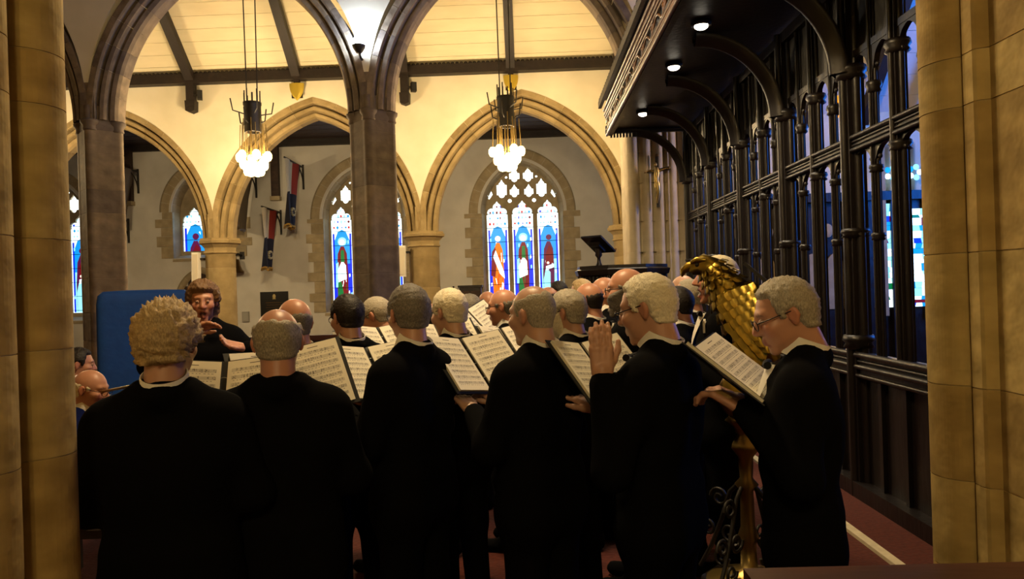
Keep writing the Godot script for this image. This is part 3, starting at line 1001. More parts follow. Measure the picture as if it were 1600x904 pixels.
func build_aisle_things() -> void:
	flag("dark flag with white corner and emblem, on the bracket nearest the tall window", Vector3(-6.45, 5.45, ZC), 1.7, 1.85, "navy")
	flag("dark flag with red cross corner and emblem hanging above the black plaque", Vector3(-7.15, 4.15, ZC), 1.6, 1.7, "navy")
	flag("plain grey flag hanging beside the small high window", Vector3(-7.85, 5.25, ZC), 1.7, 1.7, "grey")
	flag("brownish grey flag on the upper bracket beside the dark pier", Vector3(-11.35, 5.5, ZC), 1.7, 1.7, "grey")
	flag("black flag with gold fringe on the lower bracket beside the dark pier", Vector3(-11.68, 4.05, ZC), 1.6, 1.6, "dark")
	var mb := MB.new()
	# roof posts on the aisle wall
	for x in [-7.25, -11.6]:
		var p := thing("aisle_post", "grey timber roof post on the aisle wall beside the " + ("emblem flags" if x > -9 else "grey flag"), "post", Vector3(x, 4.6, ZC + 0.1))
		mb = MB.new(); mb.box(Vector3(0, 0.8, 0), Vector3(0.22, 1.6, 0.16)); put("shaft", mb, mats.aisle_timber, p)
		mb = MB.new(); mb.box(Vector3(0, -0.02, 0.02), Vector3(0.28, 0.12, 0.2)); put("corbel", mb, mats.window_stone, p)
	# bell
	var b := thing("wall_bell", "old bronze bell hung on a bracket on the aisle wall", "bell", Vector3(-8.45, 2.45, ZC + 0.28))
	mb = MB.new()
	mb.lathe([Vector2(0.25, 0.0), Vector2(0.255, 0.02), Vector2(0.2, 0.08), Vector2(0.15, 0.2), Vector2(0.135, 0.32), Vector2(0.11, 0.38), Vector2(0.0, 0.40)], 20)
	put("bell_body", mb, mats.bronze, b)
	mb = MB.new(); mb.tube([Vector3(0, 0.38, 0), Vector3(0, 0.5, 0), Vector3(0.06, 0.54, -0.1), Vector3(0.1, 0.5, -0.27)], 0.035, 8); put("bracket", mb, mats.iron, b)
	mb = MB.new(); mb.ball(Vector3(0, -0.02, 0), Vector3(0.04, 0.05, 0.04)); put("clapper", mb, mats.iron, b)
	mb = MB.new(); mb.box(Vector3(0.12, 0.5, -0.26), Vector3(0.14, 0.22, 0.03)); put("wall_plate", mb, mats.iron, b)
	# plaque
	var q := thing("memorial_plaque", "black memorial plaque with faint gilt emblem on the aisle wall", "plaque", Vector3(-7.42, 1.5, ZC + 0.02))
	mb = MB.new(); mb.box(Vector3.ZERO, Vector3(0.82, 0.72, 0.04)); put("slab", mb, mats.plaque_black, q)
	mb = MB.new(); mb.ball(Vector3(0, 0.22, 0.02), Vector3(0.05, 0.07, 0.01), 8, 5); mb.box(Vector3(0, 0.15, 0.022), Vector3(0.1, 0.02, 0.006)); put("emblem", mb, mats.plaque_gold, q)
	for k in 5:
		mb = MB.new(); mb.box(Vector3(0, 0.04 - k * 0.07, 0.021), Vector3(0.5 - 0.06 * (k % 2), 0.012, 0.003)); put("lettering_line", mb, mats.bronze, q)
	var s := thing("wall_box", "small grey electrical box on the aisle wall", "box", Vector3(-8.28, 1.15, ZC + 0.03))
	mb = MB.new(); mb.box(Vector3.ZERO, Vector3(0.2, 0.3, 0.06)); put("case", mb, mat("grey_plastic", Color(0.6, 0.59, 0.56), 0.6), s)
	mb = MB.new(); mb.box(Vector3(0, 0, 0.035), Vector3(0.15, 0.24, 0.012)); put("cover", mb, mat("grey_cover", Color(0.66, 0.65, 0.62), 0.6), s)
	# column loudspeakers on the pillars
	for e in [[-7.30, "pillar behind the conductor"], [-2.72, "pillar near the tall window"]]:
		var c := thing("column_loudspeaker", "slim white column loudspeaker tilted off the " + e[1], "loudspeaker", Vector3(e[0], 2.1, ZB - 0.02))
		c.rotation.z = -0.02
		mb = MB.new(); mb.box(Vector3(0, 0.3, 0), Vector3(0.15, 0.68, 0.14)); put("cabinet", mb, mats.speaker_white, c)
		mb = MB.new(); mb.box(Vector3(0, 0.3, 0.075), Vector3(0.11, 0.6, 0.012)); put("grille", mb, mats.flag_white, c)
		mb = MB.new(); mb.box(Vector3(0.1, 0.5, -0.12), Vector3(0.1, 0.04, 0.2)); put("bracket", mb, mats.iron, c)
	# furniture against the aisle wall
	var ch := thing("high_back_chair", "wooden high-backed chair against the aisle wall beside the dark panel", "chair", Vector3(-2.3, 0, ZC + 0.6))
	for e in [[-0.2, -0.2, 1.85], [0.2, -0.2, 1.85], [-0.2, 0.2, 0.5], [0.2, 0.2, 0.5]]:
		mb = MB.new(); mb.box(Vector3(e[0], e[2] / 2, e[1]), Vector3(0.05, e[2], 0.05)); put("leg", mb, mats.dark_timber, ch)
	mb = MB.new(); mb.box(Vector3(0, 0.48, 0), Vector3(0.46, 0.05, 0.46)); put("seat", mb, mats.dark_timber, ch)
	mb = MB.new(); mb.box(Vector3(0, 1.3, -0.2), Vector3(0.36, 0.8, 0.03)); put("backrest", mb, mats.aisle_timber, ch)
	var dp := thing("wood_panel_cupboard", "dark wooden cupboard against the aisle wall beside the tall window", "cupboard", Vector3(-1.95 + 0.32, 0, ZC + 0.28))
	dp.position.x = -1.62
	mb = MB.new(); mb.box(Vector3(0, 0.9, 0), Vector3(0.62, 1.8, 0.4)); put("body", mb, mats.dark_timber, dp)
	for k in [-0.15, 0.15]:
		mb = MB.new(); mb.box(Vector3(k, 0.95, 0.21), Vector3(0.27, 1.5, 0.025)); put("door", mb, mats.aisle_timber, dp)
	mb = MB.new(); mb.box(Vector3(0, 1.83, 0), Vector3(0.7, 0.06, 0.46)); put("cornice", mb, mats.dark_timber, dp)

func chandelier(label: String, at: Vector3, top: float, energy: float) -> void:
	var c := thing("chandelier", label, "chandelier", at)
	var mb := MB.new()
	# iron crown: open cylinder with spikes and arms
	mb.lathe([Vector2(0.13, 0.85), Vector2(0.16, 0.85), Vector2(0.16, 1.35), Vector2(0.17, 1.37), Vector2(0.17, 1.42), Vector2(0.13, 1.42), Vector2(0.13, 0.85)], 18)
	put("crown", mb, mats.iron, c)
	for k in 10:
		var a := TAU * k / 10
		mb = MB.new(); mb.tube([Vector3(cos(a) * 0.15, 1.4, sin(a) * 0.15), Vector3(cos(a) * 0.15, 1.58 + 0.08 * (k % 2), sin(a) * 0.15)], 0.012, 5)
		put("spike", mb, mats.iron, c)
	for k in 8:
		var a := TAU * k / 8 + 0.2
		var d := Vector3(cos(a), 0, sin(a))
		var y := 1.24 if k % 2 else 1.05
		mb = MB.new(); mb.tube([d * 0.15 + Vector3(0, y - 0.05, 0), d * (0.36 if k % 2 else 0.26) + Vector3(0, y, 0), d * (0.40 if k % 2 else 0.29) + Vector3(0, y + 0.22, 0)], 0.013, 5)
		put("arm", mb, mats.iron, c)
	for s in [-1.0, 1.0]:
		mb = MB.new(); mb.tube([Vector3(s * 0.1, 1.4, 0), Vector3(s * 0.12, top - at.y, 0)], 0.012, 5)
		put("hanging_chain", mb, mats.iron, c)
	for k in 18:
		var a := TAU * k / 18
		var rr: float = [0.27, 0.20, 0.12][k % 3]
		var y: float = [0.37, 0.22, 0.10][k % 3]
		var p := Vector3(cos(a) * rr, y, sin(a) * rr)
		mb = MB.new(); mb.tube([p + Vector3(0, 0.1, 0), Vector3(p.x * 0.9, 1.0 + 0.1 * (k % 3), p.z * 0.9)], 0.009, 5)
		var rod := put("rod", mb, mats.old_brass, c)
		mb = MB.new(); mb.lathe([Vector2(0.0, -0.085), Vector2(0.05, -0.07), Vector2(0.075, -0.02), Vector2(0.075, 0.05), Vector2(0.04, 0.10), Vector2(0, 0.11)], 12, Transform3D(Basis.IDENTITY, p))
		put("bulb", mb, mats.bulb, rod)
		if k % 5 == 0:
			omni(p, Color(1.0, 0.87, 0.66), energy / 4.0, 0.05, c)

# ---------------------------------------------------------------- chancel screen and its canopy
const XS := 2.6
const POSTS := [-3.0, -4.42, -5.85, -7.28, -8.71, -10.14, -11.57]

func rounded_post(mb: MB, x: float, z: float, w: float, y0: float, y1: float, shafts := true) -> void:
	mb.box(Vector3(x, (y0 + y1) / 2, z), Vector3(w, y1 - y0, w))
	if shafts:
		for e in [Vector2(-1, 0), Vector2(0, 1), Vector2(0, -1)]:
			mb.tube([Vector3(x + e.x * w * 0.55, y0, z + e.y * w * 0.55), Vector3(x + e.x * w * 0.55, y1, z + e.y * w * 0.55)], w * 0.26, 10)

func ring(mb: MB, x: float, y: float, z: float, r: float, h: float) -> void:
	mb.lathe([Vector2(r * 0.6, -h), Vector2(r, -h * 0.6), Vector2(r * 0.85, -h * 0.1), Vector2(r * 1.05, h * 0.3), Vector2(r * 0.95, h), Vector2(r * 0.5, h)], 12, Transform3D(Basis.IDENTITY, Vector3(x, y, z)))

func cusped_head(mb: MB, za: float, zb: float, y: float, h: float) -> void:
	# pointed head between two mullions: spandrels left solid, cusps on the arch
	var half := (za - zb) / 2.0
	var mid := (za + zb) / 2.0
	var n := 10
	for s in [-1.0, 1.0]:
		var poly := PackedVector2Array([Vector2(s * half, h)])
		for i in n + 1:
			var t := float(i) / n
			var a := t * PI / 2.0
			var x := half * cos(a) * (1.0 - 0.12 * absf(sin(3.0 * a)))
			poly.append(Vector2(s * maxf(x, 0.0), h * 0.92 * sin(a) * (0.9 + 0.1 * t)))
		poly.append(Vector2(0, h))
		mb.prism(poly, -0.02, 0.02, Transform3D(Basis(Vector3(0, 0, 1), Vector3(0, 1, 0), Vector3(-1, 0, 0)), Vector3(XS, y, mid)))
	for s in [-1.0, 1.0]:
		mb.ball(Vector3(XS, y + h * 0.45, mid + s * half * 0.62), Vector3(0.018, 0.02, 0.02), 6, 4)

func build_screen() -> void:
	var t := thing("chancel_screen", "tall dark carved oak screen with slender lights under the canopy", "screen")
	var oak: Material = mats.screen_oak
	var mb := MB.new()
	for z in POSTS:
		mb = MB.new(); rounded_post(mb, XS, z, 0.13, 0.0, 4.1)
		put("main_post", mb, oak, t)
		for e in [[3.3, 0.12, 0.06], [2.05, 0.105, 0.04], [1.2, 0.115, 0.06]]:
			mb = MB.new(); ring(mb, XS - 0.01, e[0], z, e[1], e[2]); put("post_band", mb, oak, t)
	for i in POSTS.size() - 1:
		var za: float = POSTS[i]
		var zb: float = POSTS[i + 1]
		var q := (za - zb) / 4.0
		var mid := (za + zb) / 2.0
		mb = MB.new(); rounded_post(mb, XS, mid, 0.085, 1.1, 4.1); ring(mb, XS, 3.28, mid, 0.085, 0.05); ring(mb, XS, 2.6, mid, 0.075, 0.04)
		put("middle_post", mb, oak, t)
		for s in [1, 3]:
			mb = MB.new(); rounded_post(mb, XS, za - q * s, 0.05, 1.1, 4.1); ring(mb, XS, 3.1, za - q * s, 0.055, 0.045); ring(mb, XS, 2.5, za - q * s, 0.05, 0.03); ring(mb, XS, 2.0, za - q * s, 0.05, 0.03)
			put("mullion", mb, oak, t)
		# transom, dado rail, head rail
		mb = MB.new(); mb.box(Vector3(XS, 2.74, mid), Vector3(0.07, 0.11, za - zb - 0.12)); put("transom", mb, oak, t)
		for e in [[2.79, 0.045, 0.020], [2.755, 0.04, 0.011], [2.725, 0.04, 0.011], [2.69, 0.045, 0.020]]:
			mb = MB.new(); mb.tube([Vector3(XS - e[1], e[0], za - 0.06), Vector3(XS - e[1], e[0], zb + 0.06)], e[2], 8); put("transom_roll", mb, oak, t)
		mb = MB.new(); mb.box(Vector3(XS, 1.03, mid), Vector3(0.09, 0.18, za - zb - 0.12)); put("dado_rail", mb, oak, t)
		for e in [[1.11, 0.06, 0.025], [1.06, 0.045, 0.015], [1.02, 0.065, 0.02], [0.95, 0.055, 0.018]]:
			mb = MB.new(); mb.tube([Vector3(XS - e[1], e[0], za - 0.06), Vector3(XS - e[1], e[0], zb + 0.06)], e[2], 8); put("dado_roll", mb, oak, t)
		mb = MB.new(); mb.box(Vector3(XS, 4.05, mid), Vector3(0.12, 0.1, za - zb - 0.12)); put("head_rail", mb, oak, t)
		# cusped heads below the transom and at the top of the upper lights
		for s in 4:
			mb = MB.new(); cusped_head(mb, za - q * s, za - q * (s + 1), 2.50, 0.19); put("tracery_head", mb, oak, t)
			mb = MB.new(); cusped_head(mb, za - q * s, za - q * (s + 1), 3.12, 0.30)
			mb.box(Vector3(XS, 3.43, za - q * (s + 0.5)), Vector3(0.05, 0.05, q * 0.9)); put("tracery_head", mb, oak, t)
			if i != 1 or s > 1:
				mb = MB.new(); mb.box(Vector3(XS + 0.01, 3.75, za - q * (s + 0.5)), Vector3(0.02, 0.6, q * 0.85)); put("upper_panel", mb, oak, t)
		# solid panelling below the rail
		for s in 4:
			mb = MB.new(); mb.box(Vector3(XS + 0.02, 0.5, za - q * (s + 0.5)), Vector3(0.03, 0.92, q - 0.05)); put("base_panel", mb, oak, t)
			mb = MB.new(); mb.box(Vector3(XS, 0.5, za - q * s), Vector3(0.06, 0.92, 0.05)); put("stile", mb, oak, t)
	mb = MB.new(); mb.box(Vector3(XS, 0.06, -7.3), Vector3(0.2, 0.12, 8.7)); put("sill_beam", mb, oak, t)
	# canopy
	var c := thing("screen_canopy", "overhanging carved canopy with vine frieze above the choir", "canopy")
	var xf := 1.33
	var z0 := -2.6
	var z1 := -11.55
	var zm := (z0 + z1) / 2
	var zl := z0 - z1
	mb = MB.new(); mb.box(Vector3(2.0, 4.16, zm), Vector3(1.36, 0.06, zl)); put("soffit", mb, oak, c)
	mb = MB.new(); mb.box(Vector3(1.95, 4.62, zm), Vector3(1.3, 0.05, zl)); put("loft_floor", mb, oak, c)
	# front fascia with mouldings
	mb = MB.new(); mb.box(Vector3(xf + 0.05, 4.25, zm), Vector3(0.06, 0.42, zl)); put("fascia", mb, oak, c)
	for e in [[4.055, 0.05, 0.035], [4.10, 0.035, 0.025], [4.13, 0.055, 0.02], [4.30, 0.05, 0.02], [4.335, 0.075, 0.022], [4.37, 0.10, 0.025], [4.405, 0.085, 0.02], [4.44, 0.12, 0.03]]:
		mb = MB.new()
		mb.tube([Vector3(xf + 0.02 - e[1] / 2, e[0], z0), Vector3(xf + 0.02 - e[1] / 2, e[0], z1)], e[2] * 0.7, 8)
		put("moulding", mb, mats.frieze_oak, c)
	# dark cresting above
	mb = MB.new(); mb.box(Vector3(xf - 0.1, 4.52, zm), Vector3(0.05, 0.1, zl)); put("cornice", mb, oak, c)
	for k in 60:
		mb = MB.new(); mb.ball(Vector3(xf - 0.1, 4.58, z0 - 0.07 - k * zl / 60), Vector3(0.025, 0.045, 0.06), 6, 4); put("cresting", mb, oak, c)
	# running vine: a waving stem with leaves and grapes
	var stem := []
	for k in 161:
		var u := k / 160.0
		stem.append(Vector3(xf - 0.005, 4.215 + 0.055 * sin(u * zl * TAU / 0.62), z0 - u * zl))
	mb = MB.new(); mb.tube(stem, 0.012, 6)
	var vine := put("vine_stem", mb, mats.frieze_oak, c)
	var leaf := MB.new()
	for k in 7:
		var a := TAU * k / 7
		leaf.ball(Vector3(0, 0.035 * cos(a), 0.045 * sin(a)), Vector3(0.015, 0.03, 0.03), 6, 4)
	leaf.ball(Vector3.ZERO, Vector3(0.028, 0.03, 0.03), 6, 4)
	var leaf_mesh := leaf.mesh()
	var n := int(zl / 0.31)
	for k in n:
		var o := put("vine_leaf", leaf_mesh, mats.frieze_oak if k % 2 else oak, vine)
		o.position = Vector3(xf + 0.005, 4.215 + (0.035 if k % 2 else -0.035), z0 - 0.155 - 0.31 * k + 0.02)
		o.rotation.x = k * 0.7
	# toothed edge across the far end
	mb = MB.new(); mb.box(Vector3(1.95, 4.13, z1 + 0.02), Vector3(1.3, 0.12, 0.06)); put("end_rail", mb, oak, c)
	for k in 9:
		mb = MB.new(); mb.box(Vector3(xf + 0.06 + k * 0.048, 4.04, z1 + 0.02), Vector3(0.026, 0.06, 0.05)); put("tooth", mb, oak, c)
	# ribs curving from each post to the front
	for z in POSTS:
		mb = MB.new()
		var rows := []
		for i in 15:
			var a := PI / 2 * i / 14.0
			var p := Vector3(XS - 0.06 - 0.82 * (1.0 - cos(a)), 3.3 + 0.83 * sin(a), z)
			var nrm := Vector3(-cos(a) * 0.83, sin(a) * 0.0 - cos(PI / 2 - a) * 0.0, 0).normalized()
			var inward := Vector3(-cos(a), -sin(a), 0)
			var row: Array[Vector3] = []
			for e in [[0.0, 0.09], [0.05, 0.09], [0.08, 0.05], [0.13, 0.03], [0.14, 0.0], [0.13, -0.03], [0.08, -0.05], [0.05, -0.09], [0.0, -0.09]]:
				row.append(p + inward * (e[0] * 0.8) + Vector3(0, 0, e[1]))
			rows.append(row)
		mb.grid(rows, false, true)
		put("rib", mb, oak, c)
	# coved web between the ribs
	for i in POSTS.size() - 1:
		mb = MB.new()
		var rows := []
		for k in 11:
			var a := PI / 2 * k / 10.0
			var row: Array[Vector3] = []
			for j in 9:
				var u := j / 8.0
				var s := 0.30 * sin(u * PI)
				row.append(Vector3(XS - 0.04 - (1.1 - s * 0.6) * (1.0 - cos(a)), minf(3.3 + 0.83 * sin(a) + s * (1.2 - 0.8 * sin(a)) + 0.05, 4.13), lerpf(POSTS[i], POSTS[i + 1], u)))
			rows.append(row)
		mb.grid(rows, false, true)
		if i < 1:
			put("coved_web", mb, oak, c)
	# recessed lamps in the soffit
	for e in [[-10.36, "far end of the canopy"], [-8.19, "middle of the canopy"], [-6.91, "ribbed bay by the frieze"]]:
		var d := thing("canopy_downlight", "small bright lamp set in the soffit at the " + e[1], "lamp", Vector3(1.7, 4.12, e[0]), 0, "lamps under the canopy")
		mb = MB.new(); mb.lathe([Vector2(0.075, -0.03), Vector2(0.09, -0.03), Vector2(0.095, 0.0), Vector2(0.07, 0.01)], 16); put("bezel", mb, mats.iron, d)
		mb = MB.new(); mb.ball(Vector3(0, -0.03, 0), Vector3(0.065, 0.035, 0.065), 14, 8); put("bulb", mb, mats.downlight, d)
		var l := SpotLight3D.new()
		l.name = "lamp_light"; l.light_color = Color(1.0, 0.92, 0.78); l.light_energy = 3.0; l.light_size = 0.05
		l.spot_angle = 62.0; l.spot_range = 40.0; l.spot_attenuation = 2.0; l.shadow_enabled = true
		d.add_child(l)
		l.position = Vector3(0, -0.075, 0)
		l.rotation.x = -PI / 2

func build_chancel() -> void:
	# dark panelling and pale niches along the chancel wall
	var t := thing("chancel_panelling", "dark carved panelling with pale stone niches seen through the screen", "panelling")
	var mb := MB.new(); mb.box(Vector3(6.3, 1.6, -13.9), Vector3(7.0, 3.2, 0.15)); put("back_panel", mb, mats.screen_oak, t)
	mb = MB.new(); mb.box(Vector3(6.3, 3.2, -13.78), Vector3(7.0, 0.16, 0.3)); put("cornice", mb, mats.screen_oak, t)
	for k in 9:
		var x := 3.2 + k * 0.42
		mb = MB.new()
		mb.prism(arch_outline(x, 1.15, 2.0, 0.14, 0.19), -13.82, -13.79)
		put("niche_panel", mb, mats.window_stone, t)
		mb = MB.new(); mb.box(Vector3(x + 0.21, 1.7, -13.77), Vector3(0.07, 2.9, 0.1)); put("stile", mb, mats.screen_oak, t)
	for k in 6:
		mb = MB.new(); mb.ball(Vector3(3.4 + k * 0.55, 2.6, -13.78), Vector3(0.1, 0.13, 0.04), 8, 6); put("boss", mb, mats.window_stone, t)
	# stained window in the chancel
	var w := thing("window_5", "narrow stained glass window glimpsed between the screen posts", "window", Vector3(7.0, 0, -13.76))
	w.set_meta("kind", "structure")
	for s in [-0.42, 0.0, 0.42]:
		mb = MB.new(); mb.box(Vector3(s, 2.6, 0.05), Vector3(0.07, 3.2, 0.12)); put("mullion", mb, mats.window_stone, w)
	var r := RandomNumberGenerator.new()
	r.seed = 9
	var cs := ["white", "white", "pale", "pale", "cyan", "white", "pale", "white", "green", "white", "pale", "white", "crimson", "pale", "white", "cyan", "blue"]
	for s in [-0.21, 0.21]:
		var y := 1.15
		while y < 2.95:
			var h := r.randf_range(0.05, 0.15)
			var e := [-0.17, r.randf_range(-0.11, -0.03), r.randf_range(0.03, 0.11), 0.17]
			var g := [-0.17, e[1] + r.randf_range(-0.03, 0.03), e[2] + r.randf_range(-0.03, 0.03), 0.17]
			for q in 3:
				pane(w, PackedVector2Array([Vector2(s + e[q] + 0.002, y), Vector2(s + e[q + 1] - 0.002, y), Vector2(s + g[q + 1] - 0.002, y + h - 0.005), Vector2(s + g[q] + 0.002, y + h - 0.005)]), 0.0, mats["window_glass_" + cs[r.randi() % cs.size()]])
			y += h
		for q in 5:
			pane(w, circle(Vector2(s + 0.09 * cos(q * 1.26), 3.62 + 0.1 * sin(q * 1.26)), 0.055, 9), 0.0, mats["window_glass_" + ["white", "pale", "cyan"][q % 3]])
	# unseen east window that gives the chancel its blue light
	var ew := thing("window_6", "tall plain chancel window letting in blue daylight behind the screen", "window", Vector3(9.98, 4.6, -9.5))
	ew.set_meta("kind", "structure")
	for k in 3:
		mb = MB.new(); mb.box(Vector3(0, 0, -0.7 + k * 0.7), Vector3(0.02, 3.6, 0.62)); put("pane", mb, glass("skyblue", Color(0.25, 0.6, 1.0), 1.2), ew)
	for k in 4:
		mb = MB.new(); mb.box(Vector3(-0.02, 0, -1.05 + k * 0.7), Vector3(0.1, 3.7, 0.08)); put("mullion", mb, mats.window_stone, ew)
	area(Vector3(9.85, 4.6, -9.5), Vector3(-1, 0.25, -0.5), Vector2(2.0, 3.4), Color(0.10, 0.48, 1.0), 45.0, ew)
	# hanging amber lamp
	var h := thing("sanctuary_lamp", "small gilt hanging lamp glowing amber behind the screen", "lamp", px(1306, 165, 11.0))
	mb = MB.new(); mb.lathe([Vector2(0.0, -0.2), Vector2(0.05, -0.16), Vector2(0.1, 0.0), Vector2(0.08, 0.12), Vector2(0.0, 0.16)], 14); put("bulb_glass", mb, mats.amber_lamp, h)
	mb = MB.new(); mb.lathe([Vector2(0.105, -0.01), Vector2(0.115, 0.0), Vector2(0.105, 0.02)], 14); put("ring", mb, mats.gilt, h)
	for k in 3:
		mb = MB.new(); mb.tube([Vector3(cos(k * 2.1) * 0.1, 0.01, sin(k * 2.1) * 0.1), Vector3(0, 4.0, 0)], 0.006, 4); put("chain", mb, mats.gilt, h)
	omni(Vector3(0, -0.02, 0), Color(1.0, 0.82, 0.55), 3.5, 0.05, h)

func build_crucifix() -> void:
	var t := thing("crucifix", "bronze crucifix with figure hung on the moulded stone respond", "crucifix", Vector3(2.16, 2.96, -11.96), -0.35)
	var mb := MB.new()
	mb.box(Vector3(0, 0.4, 0), Vector3(0.05, 0.82, 0.03)); put("upright", mb, mats.iron, t)
	mb = MB.new(); mb.box(Vector3(0, 0.58, 0), Vector3(0.36, 0.05, 0.03), Basis(Vector3.BACK, 0.12)); put("crossbar", mb, mats.iron, t)
	for e in [[Vector3(0, 0.82, 0)], [Vector3(-0.18, 0.56, 0)], [Vector3(0.18, 0.6, 0)]]:
		mb = MB.new(); mb.ball(e[0], Vector3(0.035, 0.035, 0.02), 8, 6); put("finial", mb, mats.bronze, t)
	mb = MB.new()
	mb.tube([Vector3(0, 0.62, 0.04), Vector3(0.005, 0.52, 0.055), Vector3(-0.005, 0.42, 0.05), Vector3(0.01, 0.34, 0.05), Vector3(0.025, 0.22, 0.06), Vector3(0.0, 0.10, 0.04), Vector3(0, 0.05, 0.045)], [0.03, 0.05, 0.036, 0.045, 0.032, 0.022, 0.012], 10)
	for s in [-1.0, 1.0]:
		mb.tube([Vector3(s * 0.04, 0.56, 0.05), Vector3(s * 0.1, 0.585, 0.045), Vector3(s * 0.165, 0.585 + s * 0.02, 0.03)], [0.018, 0.014, 0.01], 8)
	mb.ball(Vector3(-0.012, 0.665, 0.06), Vector3(0.027, 0.036, 0.03), 10, 8)
	mb.lathe([Vector2(0.048, 0.30), Vector2(0.052, 0.34), Vector2(0.044, 0.38)], 12, Transform3D(Basis.IDENTITY, Vector3(0.005, 0, 0.05)))
	put("figure", mb, mats.old_brass, t)

func build_pulpit() -> void:
	var t := thing("pulpit", "dark carved wooden pulpit in front of the moulded respond", "pulpit", Vector3(1.36, 0, -10.6))
	var oak: Material = mats.screen_oak
	var oct := func(r: float, y: float) -> Array:
		var o: Array[Vector3] = []
		for j in 8:
			var a := -TAU * j / 8 + PI / 8
			o.append(Vector3(cos(a) * r, y, sin(a) * r))
		return o
	var mb := MB.new()
	var prof := [[0.62, 1.84], [0.68, 1.86], [0.70, 1.93], [0.66, 1.95], [0.66, 1.99], [0.55, 1.99]]
	for i in prof.size() - 1:
		var a: Array = oct.call(prof[i][0], prof[i][1])
		var b: Array = oct.call(prof[i + 1][0], prof[i + 1][1])
		for j in 8:
			mb.quad(a[j], a[(j + 1) % 8], b[(j + 1) % 8], b[j])
	put("top_rail", mb, oak, t)
	for j in 8:
		var a: Array = oct.call(0.6, 0.85)
		var b: Array = oct.call(0.62, 1.85)
		mb = MB.new(); mb.quad(a[j], a[(j + 1) % 8], b[(j + 1) % 8], b[j]); put("panel", mb, oak, t)
		mb = MB.new(); mb.tube([a[j], b[j]], 0.035, 8); put("corner_post", mb, oak, t)
		for k in range(1, 7):
			var u := k / 7.0
			mb = MB.new(); mb.tube([a[j].lerp(a[(j + 1) % 8], u), b[j].lerp(b[(j + 1) % 8], u)], 0.018, 6); put("linenfold", mb, oak, t)
	mb = MB.new(); mb.lathe([Vector2(0.42, 0.0), Vector2(0.4, 0.1), Vector2(0.2, 0.2), Vector2(0.18, 0.5), Vector2(0.35, 0.72), Vector2(0.6, 0.86)], 16); put("stem", mb, oak, t)
	mb = MB.new(); mb.lathe([Vector2(0.0, 0.86), Vector2(0.6, 0.86)], 8); put("pulpit_floor", mb, oak, t)
	var s := thing("book_stand", "tilted dark book stand on a post rising from the pulpit rail", "book stand", Vector3(1.0, 1.99, -10.15), 0.9)
	mb = MB.new(); mb.lathe([Vector2(0.05, 0.0), Vector2(0.03, 0.04), Vector2(0.022, 0.1), Vector2(0.05, 0.14), Vector2(0.04, 0.2), Vector2(0.06, 0.26)], 10); put("post", mb, oak, s)
	mb = MB.new(); mb.box(Vector3(0, 0.29, 0.0), Vector3(0.42, 0.025, 0.32), Basis(Vector3.RIGHT, 0.0) * Basis(Vector3.BACK, -0.5)); put("desk", mb, oak, s)
	mb = MB.new(); mb.box(Vector3(0.19, 0.205, 0.0), Vector3(0.02, 0.05, 0.32), Basis(Vector3.BACK, -0.5)); put("ledge", mb, mats.frieze_oak, s)
	mb = MB.new(); mb.box(Vector3(-0.02, 0.25, 0), Vector3(0.18, 0.06, 0.16), Basis(Vector3.BACK, -0.5)); put("bracket", mb, oak, s)

func scroll(c: Vector3, d: Vector3, r: float, turns: float, sgn: float) -> Array:
	var pts := []
	for k in 22:
		var u := k / 21.0
		var a := u * turns * TAU
		var rr := r * (1.0 - 0.75 * u)
		pts.append(c + d * (rr * cos(a)) + Vector3(0, sgn * rr * sin(a), 0))
	return pts

func plate(parent: Node3D, p: Vector3, nrm: Vector3, down: Vector3, half_w: float, length: float) -> void:
	# one feather: a thin ridged leaf lying on the surface, its tip lifted
	nrm = nrm.normalized()
	down = (down - nrm * down.dot(nrm)).normalized()
	var side := down.cross(nrm)
	var mb := MB.new()
	var rows := []
	for i in 6:
		var v := i / 5.0
		var w := half_w * sqrt(maxf(1.0 - pow(absf(v * 1.6 - 0.6), 2.2), 0.0))
		var row: Array[Vector3] = []
		for j in 5:
			var x := j / 2.0 - 1.0
			row.append(p + side * (x * w) + down * (length * (v - 0.4)) + nrm * (0.002 + 0.020 * v + 0.006 * (1.0 - absf(x))))
		rows.append(row)
	mb.grid(rows, false, false)
	put("feather", mb, mats.brass, parent)

